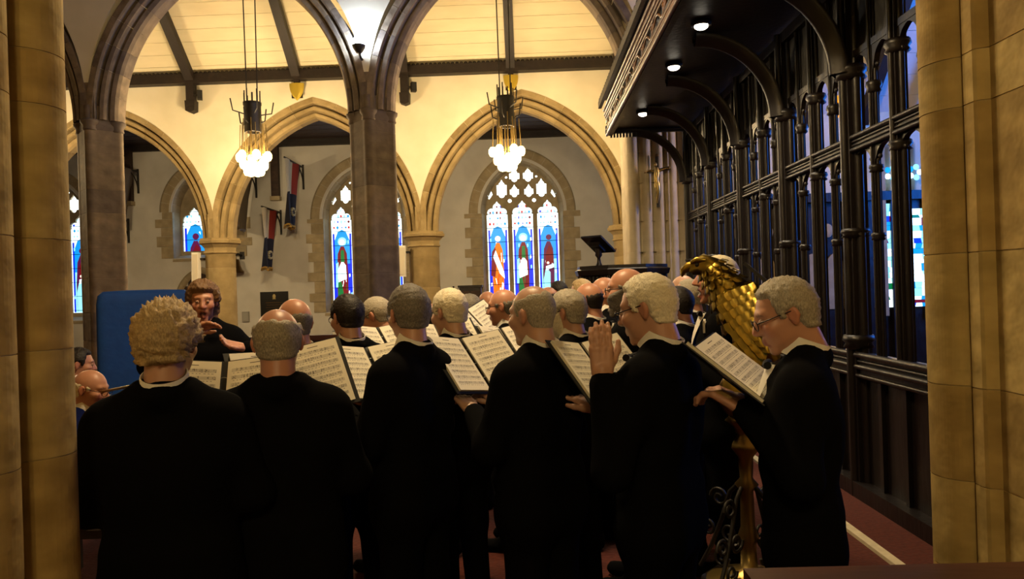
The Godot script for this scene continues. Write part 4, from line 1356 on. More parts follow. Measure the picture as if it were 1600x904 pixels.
func build_eagle() -> void:
	var base := px(1168, 800, 3.5)
	base.y = 0
	var t := thing("eagle_lectern", "polished brass eagle lectern with spread wings on an iron scroll stand", "lectern", base)
	t.rotation.y = 1.25
	var brass: Material = mats.brass
	# body: bird leaning forward (-z is forward)
	var mb := MB.new()
	mb.tube([Vector3(0, 1.33, 0.14), Vector3(0, 1.42, 0.09), Vector3(0, 1.54, 0.02), Vector3(0, 1.64, -0.04), Vector3(0, 1.71, -0.09), Vector3(0, 1.765, -0.13), Vector3(0, 1.785, -0.17), Vector3(0, 1.775, -0.205), Vector3(0, 1.755, -0.225)], [0.035, 0.085, 0.115, 0.10, 0.075, 0.064, 0.058, 0.042, 0.02], 18)
	put("body", mb, brass, t)
	mb = MB.new()
	mb.tube([Vector3(0, 1.785, -0.20), Vector3(0, 1.782, -0.235), Vector3(0, 1.762, -0.262), Vector3(0, 1.735, -0.268)], [0.03, 0.025, 0.017, 0.004], 10)
	put("beak", mb, brass, t)
	for s in [-1.0, 1.0]:
		mb = MB.new(); mb.tube([Vector3(s * 0.05, 1.81, -0.15), Vector3(s * 0.052, 1.812, -0.19), Vector3(s * 0.035, 1.80, -0.22)], [0.01, 0.016, 0.008], 8); put("brow", mb, brass, t)
		mb = MB.new(); mb.ball(Vector3(s * 0.047, 1.79, -0.19), Vector3(0.012, 0.012, 0.012), 8, 6); put("eye", mb, mats.iron, t)
		# wing: layered feathers fanning out and down from the shoulder
		mb = MB.new()
		var rows := []
		for i in 9:
			var u := i / 8.0
			var row: Array[Vector3] = []
			for j in 7:
				var v := j / 6.0
				row.append(Vector3(s * (0.09 + 0.20 * sin(u * 1.4) + 0.02 * sin(v * PI)), 1.68 - 0.34 * u * (0.75 + 0.25 * v) - 0.05 * v, -0.02 + 0.10 * u - 0.16 * (v - 0.5) * (1.0 - 0.4 * u)))
			rows.append(row)
		mb.grid(rows, false, s < 0)
		put("wing", mb, brass, t)
		for i in 8:
			for j in 5:
				var u := (i + 0.3) / 8.0
				var v := (j + 0.25 + 0.5 * (i % 2)) / 5.0
				var p := Vector3(s * (0.10 + 0.20 * sin(u * 1.4) + 0.02), 1.68 - 0.34 * u * (0.75 + 0.25 * v) - 0.05 * v, -0.02 + 0.10 * u - 0.16 * (v - 0.5) * (1.0 - 0.4 * u))
				plate(t, p, Vector3(s * 1.0, 0.35, -0.35 + 0.7 * v), Vector3(s * 0.25, -1.0, 0.55), 0.024, 0.062 + 0.02 * u)
	var spine := [Vector3(0, 1.42, 0.09), Vector3(0, 1.54, 0.02), Vector3(0, 1.64, -0.04), Vector3(0, 1.71, -0.09), Vector3(0, 1.765, -0.13)]
	var rad := [0.085, 0.115, 0.10, 0.075, 0.064]
	for i in 9:
		var u := i / 8.0 * 3.999
		var k := int(u)
		var c: Vector3 = spine[k].lerp(spine[k + 1], u - k)
		var rr: float = lerpf(rad[k], rad[k + 1], u - k)
		var axis: Vector3 = (spine[k + 1] - spine[k]).normalized()
		var fore := Vector3(0, -0.5, -0.86)
		fore = (fore - axis * fore.dot(axis)).normalized()
		var side := axis.cross(fore)
		for j in 12:
			var a := TAU * (j + 0.5 * (i % 2)) / 12
			var nrm := fore * cos(a) + side * sin(a)
			plate(t, c + nrm * rr, nrm, -axis, rr * 0.26, rr * 0.42)
	mb = MB.new(); mb.box(Vector3(0, 1.66, 0.16), Vector3(0.46, 0.015, 0.36), Basis(Vector3.RIGHT, 0.75)); put("book_rest", mb, mats.iron, t)
	for s in [-1.0, 1.0]:
		mb = MB.new(); mb.tube([Vector3(s * 0.05, 1.42, 0.05), Vector3(s * 0.055, 1.34, 0.02), Vector3(s * 0.05, 1.28, 0.0)], [0.035, 0.022, 0.02], 8); put("leg", mb, brass, t)
	mb = MB.new(); mb.ball(Vector3(0, 1.17, 0), Vector3(0.12, 0.12, 0.12), 20, 14); put("orb", mb, brass, t)
	mb = MB.new()
	mb.lathe([Vector2(0.07, 1.07), Vector2(0.09, 1.05), Vector2(0.05, 1.02), Vector2(0.035, 0.98), Vector2(0.06, 0.94), Vector2(0.065, 0.92), Vector2(0.035, 0.88), Vector2(0.03, 0.78), Vector2(0.055, 0.75), Vector2(0.03, 0.72), Vector2(0.034, 0.55), Vector2(0.05, 0.5), Vector2(0.035, 0.47), Vector2(0.04, 0.36), Vector2(0.12, 0.33), Vector2(0.2, 0.30)], 18)
	put("stem", mb, mats.old_brass, t)
	mb = MB.new(); mb.lathe([Vector2(0.0, 0.0), Vector2(0.36, 0.0), Vector2(0.36, 0.08), Vector2(0.3, 0.1), Vector2(0.3, 0.2), Vector2(0.24, 0.22), Vector2(0.22, 0.30), Vector2(0, 0.30)], 8); put("plinth", mb, mats.screen_oak, t)
	for k in 4:
		var a := PI / 2 * k + 0.5
		var d := Vector3(cos(a), 0, sin(a))
		mb = MB.new()
		mb.tube([d * 0.03 + Vector3(0, 0.76, 0), d * 0.09 + Vector3(0, 0.70, 0), d * 0.14 + Vector3(0, 0.56, 0), d * 0.2 + Vector3(0, 0.42, 0), d * 0.27 + Vector3(0, 0.30, 0)], 0.011, 6)
		mb.tube(scroll(d * 0.15 + Vector3(0, 0.66, 0), d, 0.05, 1.4, 1.0), 0.008, 5)
		mb.tube(scroll(d * 0.10 + Vector3(0, 0.50, 0), -d, 0.05, 1.4, -1.0), 0.008, 5)
		mb.tube(scroll(d * 0.22 + Vector3(0, 0.50, 0), d, 0.045, 1.4, 1.0), 0.008, 5)
		mb.tube(scroll(d * 0.15 + Vector3(0, 0.37, 0), -d, 0.045, 1.4, -1.0), 0.008, 5)
		put("iron_scroll", mb, mats.iron, t)

func build_nave_things() -> void:
	# blue covered cabinet
	var t := thing("covered_cabinet", "tall cabinet under a bright blue fabric cover beside the dark pier", "cabinet", Vector3(-3.70, 0, -7.1), 0.45)
	var mb := MB.new()
	var rows := []
	var pts := []
	for k in 32:
		var a := -TAU * k / 32
		var c := cos(a)
		var s := sin(a)
		pts.append(Vector2(signf(c) * pow(absf(c), 0.16) * 0.41, signf(s) * pow(absf(s), 0.16) * 0.26))
	for e in [[0.03, 1.05], [0.5, 1.02], [1.2, 1.0], [1.68, 0.99], [1.76, 0.96], [1.80, 0.86], [1.81, 0.4], [1.81, 0.01]]:
		var row: Array[Vector3] = []
		for p in pts:
			row.append(Vector3(p.x * e[1], e[0], p.y * e[1]))
		rows.append(row)
	mb.grid(rows, true)
	put("cover", mb, mats.blue_cover, t)
	mb = MB.new(); mb.box(Vector3(0, 0.02, 0), Vector3(0.6, 0.04, 0.44)); put("base", mb, mats.dark_timber, t)
	# pew in the nave behind the singers
	var p := thing("nave_pew", "dark wooden pew with books along its top behind the glasses wearing singer", "pew", Vector3(-2.5, 0, -9.0))
	mb = MB.new(); mb.box(Vector3(0, 0.62, 0), Vector3(2.4, 1.1, 0.05)); put("back_panel", mb, mats.pew_oak, p)
	mb = MB.new(); mb.box(Vector3(0, 1.19, 0), Vector3(2.46, 0.06, 0.12)); put("top_rail", mb, mats.pew_oak, p)
	mb = MB.new(); mb.box(Vector3(0, 0.45, -0.24), Vector3(2.4, 0.05, 0.44)); put("seat", mb, mats.pew_oak, p)
	for s in [-1.2, 1.2]:
		mb = MB.new(); mb.box(Vector3(s, 0.55, -0.2), Vector3(0.06, 1.1, 0.5)); put("end_panel", mb, mats.pew_oak, p)
	for e in [[0.28, 0.12, "black"], [0.14, 0.05, "slim"]]:
		var b := thing("hymn_book", "small dark " + e[2] + " book lying on the pew rail", "book", Vector3(-2.5 + e[0], 1.22, -9.0), 0.2)
		mb = MB.new(); mb.box(Vector3(0, 0.02, 0), Vector3(e[1], 0.036, 0.09)); put("pages", mb, mats.page_edge, b)
		mb = MB.new(); mb.box(Vector3(0, 0.041, 0), Vector3(e[1] + 0.01, 0.005, 0.1)); put("cover", mb, mats.black_card, b)
	# floodlight on the pier
	var f := thing("floodlight", "glaring white floodlight mounted between the two dark arches", "lamp", Vector3(-2.56, 5.68, -11.78))
	mb = MB.new(); mb.lathe([Vector2(0.0, -0.12), Vector2(0.05, -0.12), Vector2(0.1, -0.04), Vector2(0.11, 0.0), Vector2(0.1, 0.0), Vector2(0.04, -0.05)], 16); put("reflector", mb, mats.iron, f)
	mb = MB.new(); mb.ball(Vector3(0, 0.04, 0), Vector3(0.10, 0.12, 0.10), 14, 10); put("bulb", mb, mats.floodlight, f)
	mb = MB.new(); mb.tube([Vector3(0, -0.1, 0), Vector3(0, -0.16, -0.1), Vector3(0, -0.16, -0.24)], 0.02, 6); put("bracket", mb, mats.iron, f)
	omni(Vector3(0, 0.04, 0), Color(0.8, 0.88, 1.0), 1.5, 0.08, f)

# ---------------------------------------------------------------- people
# Bodies are smooth fields round a posed skeleton, meshed as surface nets. Forward is -z.
var body_cache := {}
var head_cache := {}
const NU := 72
const NV := 46

func field_mesh(bones: Array, cell: float, k: float) -> Array:
	var lo := Vector3(9, 9, 9)
	var hi := -lo
	for b in bones:
		var r: float = maxf(b[2], b[3]) + k * 0.5 + cell * 2.0
		lo = lo.min(b[0] - Vector3.ONE * r).min(b[1] - Vector3.ONE * r)
		hi = hi.max(b[0] + Vector3.ONE * r).max(b[1] + Vector3.ONE * r)
	var nx := int((hi.x - lo.x) / cell) + 2
	var ny := int((hi.y - lo.y) / cell) + 2
	var nz := int((hi.z - lo.z) / cell) + 2
	var f := PackedFloat32Array()
	f.resize(nx * ny * nz)
	f.fill(1.0)
	for b in bones:
		var a: Vector3 = b[0]
		var ab: Vector3 = b[1] - a
		var ra: float = b[2]
		var dr: float = b[3] - ra
		var il := 1.0 / maxf(ab.length_squared(), 1e-9)
		var m := maxf(ra, ra + dr) + k + cell * 1.5
		var p0 := ((a.min(b[1]) - Vector3.ONE * m - lo) / cell).floor().max(Vector3.ZERO)
		var p1 := ((a.max(b[1]) + Vector3.ONE * m - lo) / cell).ceil()
		for z in range(int(p0.z), mini(int(p1.z) + 1, nz)):
			for y in range(int(p0.y), mini(int(p1.y) + 1, ny)):
				var row := (z * ny + y) * nx
				var p := lo + Vector3(0, y, z) * cell
				for x in range(int(p0.x), mini(int(p1.x) + 1, nx)):
					p.x = lo.x + x * cell
					var ap := p - a
					var t := clampf(ap.dot(ab) * il, 0.0, 1.0)
					var d := (ap - ab * t).length() - ra - dr * t
					var o := f[row + x]
					var h := maxf(k - absf(o - d), 0.0)
					f[row + x] = minf(o, d) - h * h * 0.25 / k
	var v := PackedVector3Array()
	var n := PackedVector3Array()
	var ix := PackedInt32Array()
	var id := PackedInt32Array()
	id.resize(nx * ny * nz)
	id.fill(-1)
	var sx := 1
	var sy := nx
	var sz := nx * ny
	for z in nz - 1:
		for y in ny - 1:
			var row := (z * ny + y) * nx
			for x in nx - 1:
				var c := row + x
				var a0 := f[c]
				if a0 > cell * 2.0 or a0 < -cell * 2.0:
					continue
				var e := [a0, f[c + sx], f[c + sy], f[c + sx + sy], f[c + sz], f[c + sx + sz], f[c + sy + sz], f[c + sx + sy + sz]]
				var neg := 0
				for q in 8:
					if e[q] < 0.0:
						neg += 1
				if neg == 0 or neg == 8:
					continue
				var s := Vector3.ZERO
				var cnt := 0
				for q in 8:
					for w in [1, 2, 4]:
						if q & w:
							continue
						var u: float = e[q]
						var u2: float = e[q | w]
						if (u < 0.0) != (u2 < 0.0):
							var t := u / (u - u2)
							var p := Vector3(q & 1, (q >> 1) & 1, (q >> 2) & 1)
							if w == 1: p.x += t
							elif w == 2: p.y += t
							else: p.z += t
							s += p; cnt += 1
				id[c] = v.size()
				v.append(lo + (Vector3(x, y, z) + s / cnt) * cell)
				n.append(Vector3(e[1] + e[3] + e[5] + e[7] - e[0] - e[2] - e[4] - e[6], e[2] + e[3] + e[6] + e[7] - e[0] - e[1] - e[4] - e[5], e[4] + e[5] + e[6] + e[7] - e[0] - e[1] - e[2] - e[3]).normalized())
	for z in range(1, nz - 1):
		for y in range(1, ny - 1):
			var row := (z * ny + y) * nx
			for x in range(1, nx - 1):
				var c := row + x
				if id[c] < 0:
					continue
				var inside := f[c] < 0.0
				for w in 3:
					var st: int = [sx, sy, sz][w]
					if inside == (f[c + st] < 0.0):
						continue
					var u: int = [sy, sz, sx][w]
					var t: int = [sz, sx, sy][w]
					var i0 := id[c]
					var i1 := id[c - u]
					var i2 := id[c - u - t]
					var i3 := id[c - t]
					if i0 < 0 or i1 < 0 or i2 < 0 or i3 < 0:
						continue
					if inside:
						ix.append_array(PackedInt32Array([i0, i2, i1, i0, i3, i2]))
					else:
						ix.append_array(PackedInt32Array([i0, i1, i2, i0, i2, i3]))
	return [v, n, ix]

func add_field(mb: MB, m: Array, at: Transform3D, color: Color) -> void:
	var base := mb.v.size()
	var flip := at.basis.determinant() < 0
	for k in m[0].size():
		mb.v.append(at * m[0][k]); mb.n.append((at.basis * m[1][k]).normalized()); mb.c.append(color); mb.uv.append(Vector2.ZERO)
	var ix: PackedInt32Array = m[2]
	for k in range(0, ix.size(), 3):
		if flip:
			mb.ix.append_array(PackedInt32Array([base + ix[k], base + ix[k + 2], base + ix[k + 1]]))
		else:
			mb.ix.append_array(PackedInt32Array([base + ix[k], base + ix[k + 1], base + ix[k + 2]]))

func pose(called: String) -> Dictionary:
	# elbow and wrist of each side, and where each hand points
	var d := {"el": Vector3(-0.255, 1.12, -0.04), "wl": Vector3(-0.11, 1.215, -0.27), "er": Vector3(0.255, 1.12, -0.04), "wr": Vector3(0.11, 1.215, -0.27), "hl": Vector3(0.25, 0.45, -0.85), "hr": Vector3(-0.25, 0.45, -0.85), "curl": 0.55, "seated": false, "pl": Vector3(0, -1, -0.3), "pr": Vector3(0, -1, -0.3)}
	if called == "close":
		d.el = Vector3(-0.25, 1.11, 0.02); d.wl = Vector3(-0.075, 1.20, -0.17); d.er = Vector3(0.25, 1.11, 0.02); d.wr = Vector3(0.075, 1.20, -0.17); d.hl = Vector3(0.5, 0.7, -0.4); d.hr = Vector3(-0.5, 0.7, -0.4); d.curl = 0.8
	elif called == "read":
		d.el = Vector3(-0.26, 1.12, 0.0); d.wl = Vector3(-0.10, 1.30, -0.17); d.er = Vector3(0.26, 1.12, 0.0); d.wr = Vector3(0.12, 1.29, -0.17); d.curl = 0.7
	elif called == "raised":
		d.el = Vector3(-0.32, 1.10, -0.04); d.wl = Vector3(-0.265, 1.385, -0.09); d.hl = Vector3(0.05, 1.0, -0.05); d.curl = 0.16; d.pl = Vector3(0.85, 0, -0.53)
	elif called == "conduct":
		d.er = Vector3(0.33, 1.24, -0.14); d.wr = Vector3(0.10, 1.44, -0.34); d.hr = Vector3(-0.75, 0.35, -0.35); d.pr = Vector3(0.1, -0.9, -0.5)
		d.el = Vector3(-0.42, 1.18, -0.08); d.wl = Vector3(-0.24, 1.33, -0.34); d.hl = Vector3(0.85, 0.25, -0.35); d.pl = Vector3(-0.1, 0.8, -0.5); d.curl = 0.3
	elif called == "brass":
		d.er = Vector3(0.34, 1.15, -0.2); d.wr = Vector3(0.06, 1.42, -0.33); d.el = Vector3(-0.34, 1.15, -0.2); d.wl = Vector3(-0.04, 1.40, -0.28); d.seated = true; d.hl = Vector3(0.6, 0.5, -0.5); d.hr = Vector3(-0.6, 0.5, -0.5); d.curl = 0.9
	elif called == "seated":
		d.seated = true; d.wl = Vector3(-0.12, 0.95, -0.3); d.wr = Vector3(0.12, 0.95, -0.3); d.el = Vector3(-0.28, 1.02, 0.0); d.er = Vector3(0.28, 1.02, 0.0)
	return d

func body_parts(called: String) -> Array:
	if body_cache.has(called):
		return body_cache[called]
	var d := pose(called)
	var b := []
	var V := func(x, y, z) -> Vector3: return Vector3(x, y, z)
	b.append([V.call(-0.085, 0.97, 0.0), V.call(0.085, 0.97, 0.0), 0.13, 0.13])
	b.append([V.call(-0.075, 1.12, -0.01), V.call(0.075, 1.12, -0.01), 0.128, 0.128])
	b.append([V.call(-0.10, 1.28, 0.0), V.call(0.10, 1.28, 0.0), 0.125, 0.125])
	b.append([V.call(-0.14, 1.385, 0.01), V.call(0.14, 1.385, 0.01), 0.073, 0.073])
	for s in [-1.0, 1.0]:
		b.append([V.call(s * 0.16, 1.40, 0.012), V.call(s * 0.06, 1.465, 0.03), 0.06, 0.045])
		b.append([V.call(s * 0.062, 1.470, 0.02), V.call(s * 0.01, 1.480, 0.070), 0.033, 0.033])
		b.append([V.call(s * 0.062, 1.478, 0.02), V.call(s * 0.05, 1.40, -0.07), 0.034, 0.03])
		b.append([V.call(s * 0.12, 1.38, 0.03), V.call(s * 0.08, 1.2, 0.04), 0.08, 0.09])
		var hip := Vector3(s * 0.095, 0.86, 0.0)
		if d.seated:
			var knee := Vector3(s * 0.13, 0.90, -0.42)
			b.append([hip + Vector3(0, 0.04, 0), knee, 0.10, 0.075]); b.append([knee, V.call(s * 0.13, 0.5, -0.40), 0.072, 0.058]); b.append([V.call(s * 0.13, 0.45, -0.38), V.call(s * 0.14, 0.44, -0.56), 0.045, 0.04])
		else:
			b.append([hip, V.call(s * 0.10, 0.5, -0.01), 0.105, 0.08]); b.append([V.call(s * 0.10, 0.5, -0.01), V.call(s * 0.105, 0.10, 0.02), 0.078, 0.066]); b.append([V.call(s * 0.105, 0.045, 0.05), V.call(s * 0.125, 0.042, -0.15), 0.045, 0.04])
		var el: Vector3 = d.el if s < 0 else d.er
		var wr: Vector3 = d.wl if s < 0 else d.wr
		b.append([V.call(s * 0.185, 1.372, 0.01), el, 0.070, 0.058]); b.append([el, wr, 0.06, 0.047])
	if not d.seated:
		b.append([V.call(-0.09, 0.84, 0.0), V.call(0.09, 0.84, 0.0), 0.135, 0.135])
	body_cache[called] = [field_mesh(b, 0.017, 0.05), d]
	return body_cache[called]

func hand_mesh(curl: float) -> Array:
	var key := "hand%.2f" % curl
	if body_cache.has(key):
		return body_cache[key]
	# left hand: fingers up +y, palm towards -z, thumb towards +x
	var b := []
	for k in 4:
		var x: float = [0.031, 0.011, -0.010, -0.029][k]
		b.append([Vector3(x * 0.7, 0.008, 0), Vector3(x, 0.088, 0), 0.017, 0.0125])
		var lens: Array = [[0.042, 0.026, 0.021], [0.046, 0.03, 0.022], [0.043, 0.028, 0.021], [0.034, 0.021, 0.018]][k]
		var p := Vector3(x, 0.09, 0)
		var a := 0.12 + curl * 0.6
		for j in 3:
			var q: Vector3 = p + Vector3(x * 0.35, cos(a), -sin(a)).normalized() * lens[j]
			b.append([p, q, 0.0098 - 0.0009 * j, 0.0092 - 0.001 * j])
			p = q
			a += curl * 0.9
	b.append([Vector3(0.018, 0.015, -0.004), Vector3(0.043, 0.048, -0.012), 0.018, 0.0135])
	b.append([Vector3(0.043, 0.048, -0.012), Vector3(0.060, 0.082, -0.018), 0.0125, 0.011])
	b.append([Vector3(0.060, 0.082, -0.018), Vector3(0.064, 0.110, -0.024), 0.011, 0.009])
	b.append([Vector3(0, -0.05, 0), Vector3(0, 0.015, 0), 0.026, 0.025])
	body_cache[key] = field_mesh(b, 0.0042, 0.009)
	return body_cache[key]

func ell(p: Vector3, c: Vector3, r: Vector3) -> float:
	var q := (p - c) / r
	var k0 := q.length()
	var k1 := (q / r).length()
	return k0 * (k0 - 1.0) / maxf(k1, 1e-6)

func cap(p: Vector3, a: Vector3, b: Vector3, ra: float, rb: float) -> float:
	var ab := b - a
	var t := clampf((p - a).dot(ab) / ab.length_squared(), 0.0, 1.0)
	return (p - a - ab * t).length() - lerpf(ra, rb, t)

func smin(a: float, b: float, k: float) -> float:
	var h := maxf(k - absf(a - b), 0.0) / k
	return minf(a, b) - h * h * k * 0.25

func head_field(p: Vector3, nose: float, jaw: float, mouth: float) -> float:
	var q := Vector3(absf(p.x), p.y, p.z)
	var d := ell(q, Vector3(0, 0.024, 0.012), Vector3(0.077, 0.094, 0.099))
	d = smin(d, ell(q, Vector3(0, -0.05, -0.030), Vector3(0.060 * jaw, 0.070, 0.064)), 0.03)
	d = smin(d, cap(q, Vector3(0, -0.06, 0.028), Vector3(0, -0.24, 0.045), 0.056 * jaw, 0.062), 0.025)
	if p.z < 0.02:
		d = smin(d, cap(q, Vector3(0.0, -0.106 - mouth * 0.012, -0.072), Vector3(0.014, -0.106 - mouth * 0.012, -0.070), 0.017, 0.016), 0.02)
		d = smin(d, (q - Vector3(0.043, -0.024, -0.062)).length() - 0.026, 0.02)
		d = smin(d, cap(q, Vector3(0.0, 0.028, -0.082), Vector3(0.04, 0.028, -0.072), 0.014, 0.012), 0.015)
		d = smin(d, cap(q, Vector3(0, 0.016, -0.092), Vector3(0, -0.028, -0.112 - nose), 0.0085, 0.0125), 0.010)
		d = smin(d, (q - Vector3(0.010, -0.033, -0.101)).length() - 0.0095, 0.008)
		d = -smin(-d, (q - Vector3(0.032, 0.004, -0.108)).length() - 0.016, 0.014)
		d = smin(d, cap(q, Vector3(0, -0.060, -0.096), Vector3(0.018, -0.062, -0.086), 0.007, 0.005), 0.007)
		d = smin(d, cap(q, Vector3(0, -0.074 - mouth * 0.02, -0.094), Vector3(0.016, -0.074 - mouth * 0.018, -0.085), 0.0075, 0.005), 0.007)
		if mouth > 0.1:
			d = -smin(-d, ell(q, Vector3(0, -0.069 - mouth * 0.009, -0.100), Vector3(0.017, 0.006 + 0.008 * mouth, 0.022)), 0.004)
	return d

func head_data(nose: float, jaw: float, mouth: float) -> Array:
	var key := "%.3f %.2f %.1f" % [nose, jaw, mouth]
	if head_cache.has(key):
		return head_cache[key]
	var rows := []
	for i in NV + 1:
		var el := -PI / 2 + PI * i / NV
		var row := PackedFloat32Array()
		for j in NU:
			var az := -TAU * j / NU
			var dir := Vector3(sin(az) * cos(el), sin(el), -cos(az) * cos(el))
			var r := 0.14
			for s in 12:
				var d := head_field(dir * r, nose, jaw, mouth)
				r -= d * 0.85
				r = clampf(r, 0.03, 0.215)
				if absf(d) < 0.0004:
					break
			row.append(r)
		rows.append(row)
	head_cache[key] = rows
	return rows

func head_dir(i: int, j: int) -> Vector3:
	var el := -PI / 2 + PI * i / NV
	var az := -TAU * j / NU
	return Vector3(sin(az) * cos(el), sin(el), -cos(az) * cos(el))

func add_head(mb: MB, data: Array, at: Transform3D, tone: Color, mouth: float) -> void:
	var rows := []
	for i in NV + 1:
		var row: Array[Vector3] = []
		for j in NU:
			row.append(at * (head_dir(i, j) * data[i][j]))
		rows.append(row)
	var base := mb.v.size()
	mb.col = tone
	mb.grid(rows, true)
	var k := base
	for i in NV + 1:
		for j in NU:
			var p: Vector3 = head_dir(i, j) * data[i][j]
			var c := tone
			if p.z < -0.05:
				var q := Vector3(absf(p.x), p.y, p.z)
				var flush := smoothstep(0.035, 0.01, (q - Vector3(0.045, -0.03, -0.075)).length()) + smoothstep(0.025, 0.008, (q - Vector3(0, -0.03, -0.115)).length())
				c = c.lerp(Color(tone.r * 1.0, tone.g * 0.72, tone.b * 0.72), clampf(flush, 0, 1) * 0.7)
				if absf(p.x) < 0.023 and p.y < -0.052 and p.y > -0.088 - mouth * 0.02:
					c = Color(tone.r * 0.7, tone.g * 0.45, tone.b * 0.45)
					if mouth > 0.1 and absf(p.x) < 0.016 and absf(p.y + 0.069 + mouth * 0.009) < 0.005 + 0.007 * mouth:
						c = Color(0.05, 0.015, 0.012)
				if absf(q.x - 0.033) < 0.018 and absf(p.y - 0.028) < 0.005:
					c = c * 0.5
			mb.c[k] = c
			k += 1
	for s in [-1.0, 1.0]:
		mb.col = tone * 0.96
		mb.col = Color(tone.r * 0.98, tone.g * 0.82, tone.b * 0.8)
		var e := Basis(Vector3.UP, s * 0.45)
		var c := Vector3(s * 0.079, -0.006, 0.014)
		var rows2 := []
		for i in 9:
			var t := -PI / 2 + PI * i / 8
			var row: Array[Vector3] = []
			for j in 14:
				var a := -TAU * j / 14
				var bowl := 1.0 - 0.55 * exp(-pow(sin(a) * cos(t) * 2.2, 2.0) - pow(sin(t) * 1.8, 2.0)) * (1.0 if cos(a) * s > 0 else 0.0)
				row.append(at * (c + e * Vector3(cos(a) * cos(t) * 0.013 * bowl, sin(t) * (0.034 if t > 0 else 0.030), sin(a) * cos(t) * (0.021 - 0.006 * (1.0 if t < 0 else 0.0)))))
			rows2.append(row)
		mb.grid(rows2, true)
		mb.col = Color(tone.r * 0.75, tone.g * 0.9, tone.b * 1.0)
		mb.ball(at * Vector3(s * 0.031, 0.004, -0.0845), Vector3.ONE * 0.0115, 10, 8)
		mb.col = Color(0.05, 0.04, 0.035)
		mb.ball(at * Vector3(s * 0.031, 0.003, -0.0925), Vector3.ONE * 0.0052, 8, 6)
	mb.col = Color(1, 1, 1)

func hair_mesh(data: Array, at: Transform3D, style: String, seed_: int) -> MB:
	var nz := FastNoiseLite.new()
	nz.seed = seed_
	nz.frequency = 1.0
	nz.fractal_octaves = 2
	var thick := 0.014
	var amp := 0.35
	var nf := Vector3(28, 16, 28)
	var up := 99.0
	var nape := -38.0
	var front := 46.0
	match style:
		"curly": thick = 0.026; amp = 0.75; nf = Vector3(30, 30, 30); nape = -36.0
		"full": thick = 0.013; amp = 0.5; front = 50.0; nf = Vector3(40, 20, 40)
		"thin": thick = 0.007; amp = 0.4; front = 62.0
		"fringe": thick = 0.013; up = 33.0
		"low_fringe": thick = 0.005; up = 16.0; amp = 0.3
		"shaved": thick = 0.0025; up = 45.0; amp = 0.2
		"long": thick = 0.030; amp = 0.5; nape = -70.0; nf = Vector3(20, 8, 20); front = 40.0
		"beard": thick = 0.014; amp = 0.4
	var ms := []
	var rows := []
	for i in NV + 1:
		var el := rad_to_deg(-PI / 2 + PI * i / NV)
		var row: Array[Vector3] = []
		var mrow := []
		for j in NU:
			var az := rad_to_deg(TAU * j / NU)
			if az > 180.0:
				az = 360.0 - az
			var dir := head_dir(i, j)
			var m := 0.0
			if style == "beard":
				m = smoothstep(-80.0, -68.0, el) * (1.0 - smoothstep(-32.0 + (az * 0.42), -22.0 + az * 0.42, el)) * (1.0 - smoothstep(78.0, 90.0, az))
				if az < 14.0 and el > -44.0 and el < -30.0:
					m *= 0.15
			else:
				var low := front
				if az > 52.0:
					low = lerpf(front, -4.0, smoothstep(52.0, 72.0, az))
				if az > 95.0:
					low = lerpf(-4.0, nape, smoothstep(98.0, 128.0, az))
				m = smoothstep(low - 4.0, low + 5.0, el)
				# round the ears
				if az > 84.0 and az < 112.0:
					m *= smoothstep(8.0, 20.0, el + (4.0 if style == "long" else 0.0)) if style != "long" and style != "curly" else 1.0
				if up < 90.0:
					m *= 1.0 - smoothstep(up - 4.0, up + 9.0, el + (40.0 if az < 50.0 else 0.0) + nz.get_noise_3dv(dir * 3.0) * 8.0)
			var t := thick * (1.0 + amp * nz.get_noise_3dv(dir * nf * 0.35) + amp * 0.6 * nz.get_noise_3dv(dir * nf))
			if style == "long" and el < -5.0:
				t += 0.02 * smoothstep(-5.0, -40.0, el)
			row.append(at * (dir * (data[i][j] + t * m - 0.005 * (1.0 - m))))
			mrow.append(m)
		rows.append(row); ms.append(mrow)
	var mb := MB.new()
	mb.grid(rows, true)
	# keep only the faces where hair grows
	var keep := PackedInt32Array()
	for k in range(0, mb.ix.size(), 6):
		var cell := k / 6
		var i := cell / NU
		var j := cell % NU
		var j2 := (j + 1) % NU
		if maxf(maxf(ms[i][j], ms[i][j2]), maxf(ms[i + 1][j], ms[i + 1][j2])) > 0.03:
			for q in 6:
				keep.append(mb.ix[k + q])
	mb.ix = keep
	return mb

func glasses_mesh(at: Transform3D) -> MB:
	var mb := MB.new()
	for s in [-1.0, 1.0]:
		var pts := []
		for k in 17:
			var a := TAU * k / 16
			pts.append(at * Vector3(s * 0.034 + 0.025 * cos(a), -0.002 + 0.018 * sin(a), -0.112 + absf(s * 0.034 + 0.025 * cos(a)) * 0.12))
		mb.tube(pts, 0.0017, 5)
		mb.tube([at * Vector3(s * 0.059, 0.006, -0.104), at * Vector3(s * 0.078, 0.01, -0.05), at * Vector3(s * 0.084, 0.014, 0.01), at * Vector3(s * 0.082, -0.006, 0.032)], 0.0021, 5)
	mb.tube([at * Vector3(-0.009, 0.004, -0.112), at * Vector3(0, 0.008, -0.114), at * Vector3(0.009, 0.004, -0.112)], 0.0018, 5)
	return mb

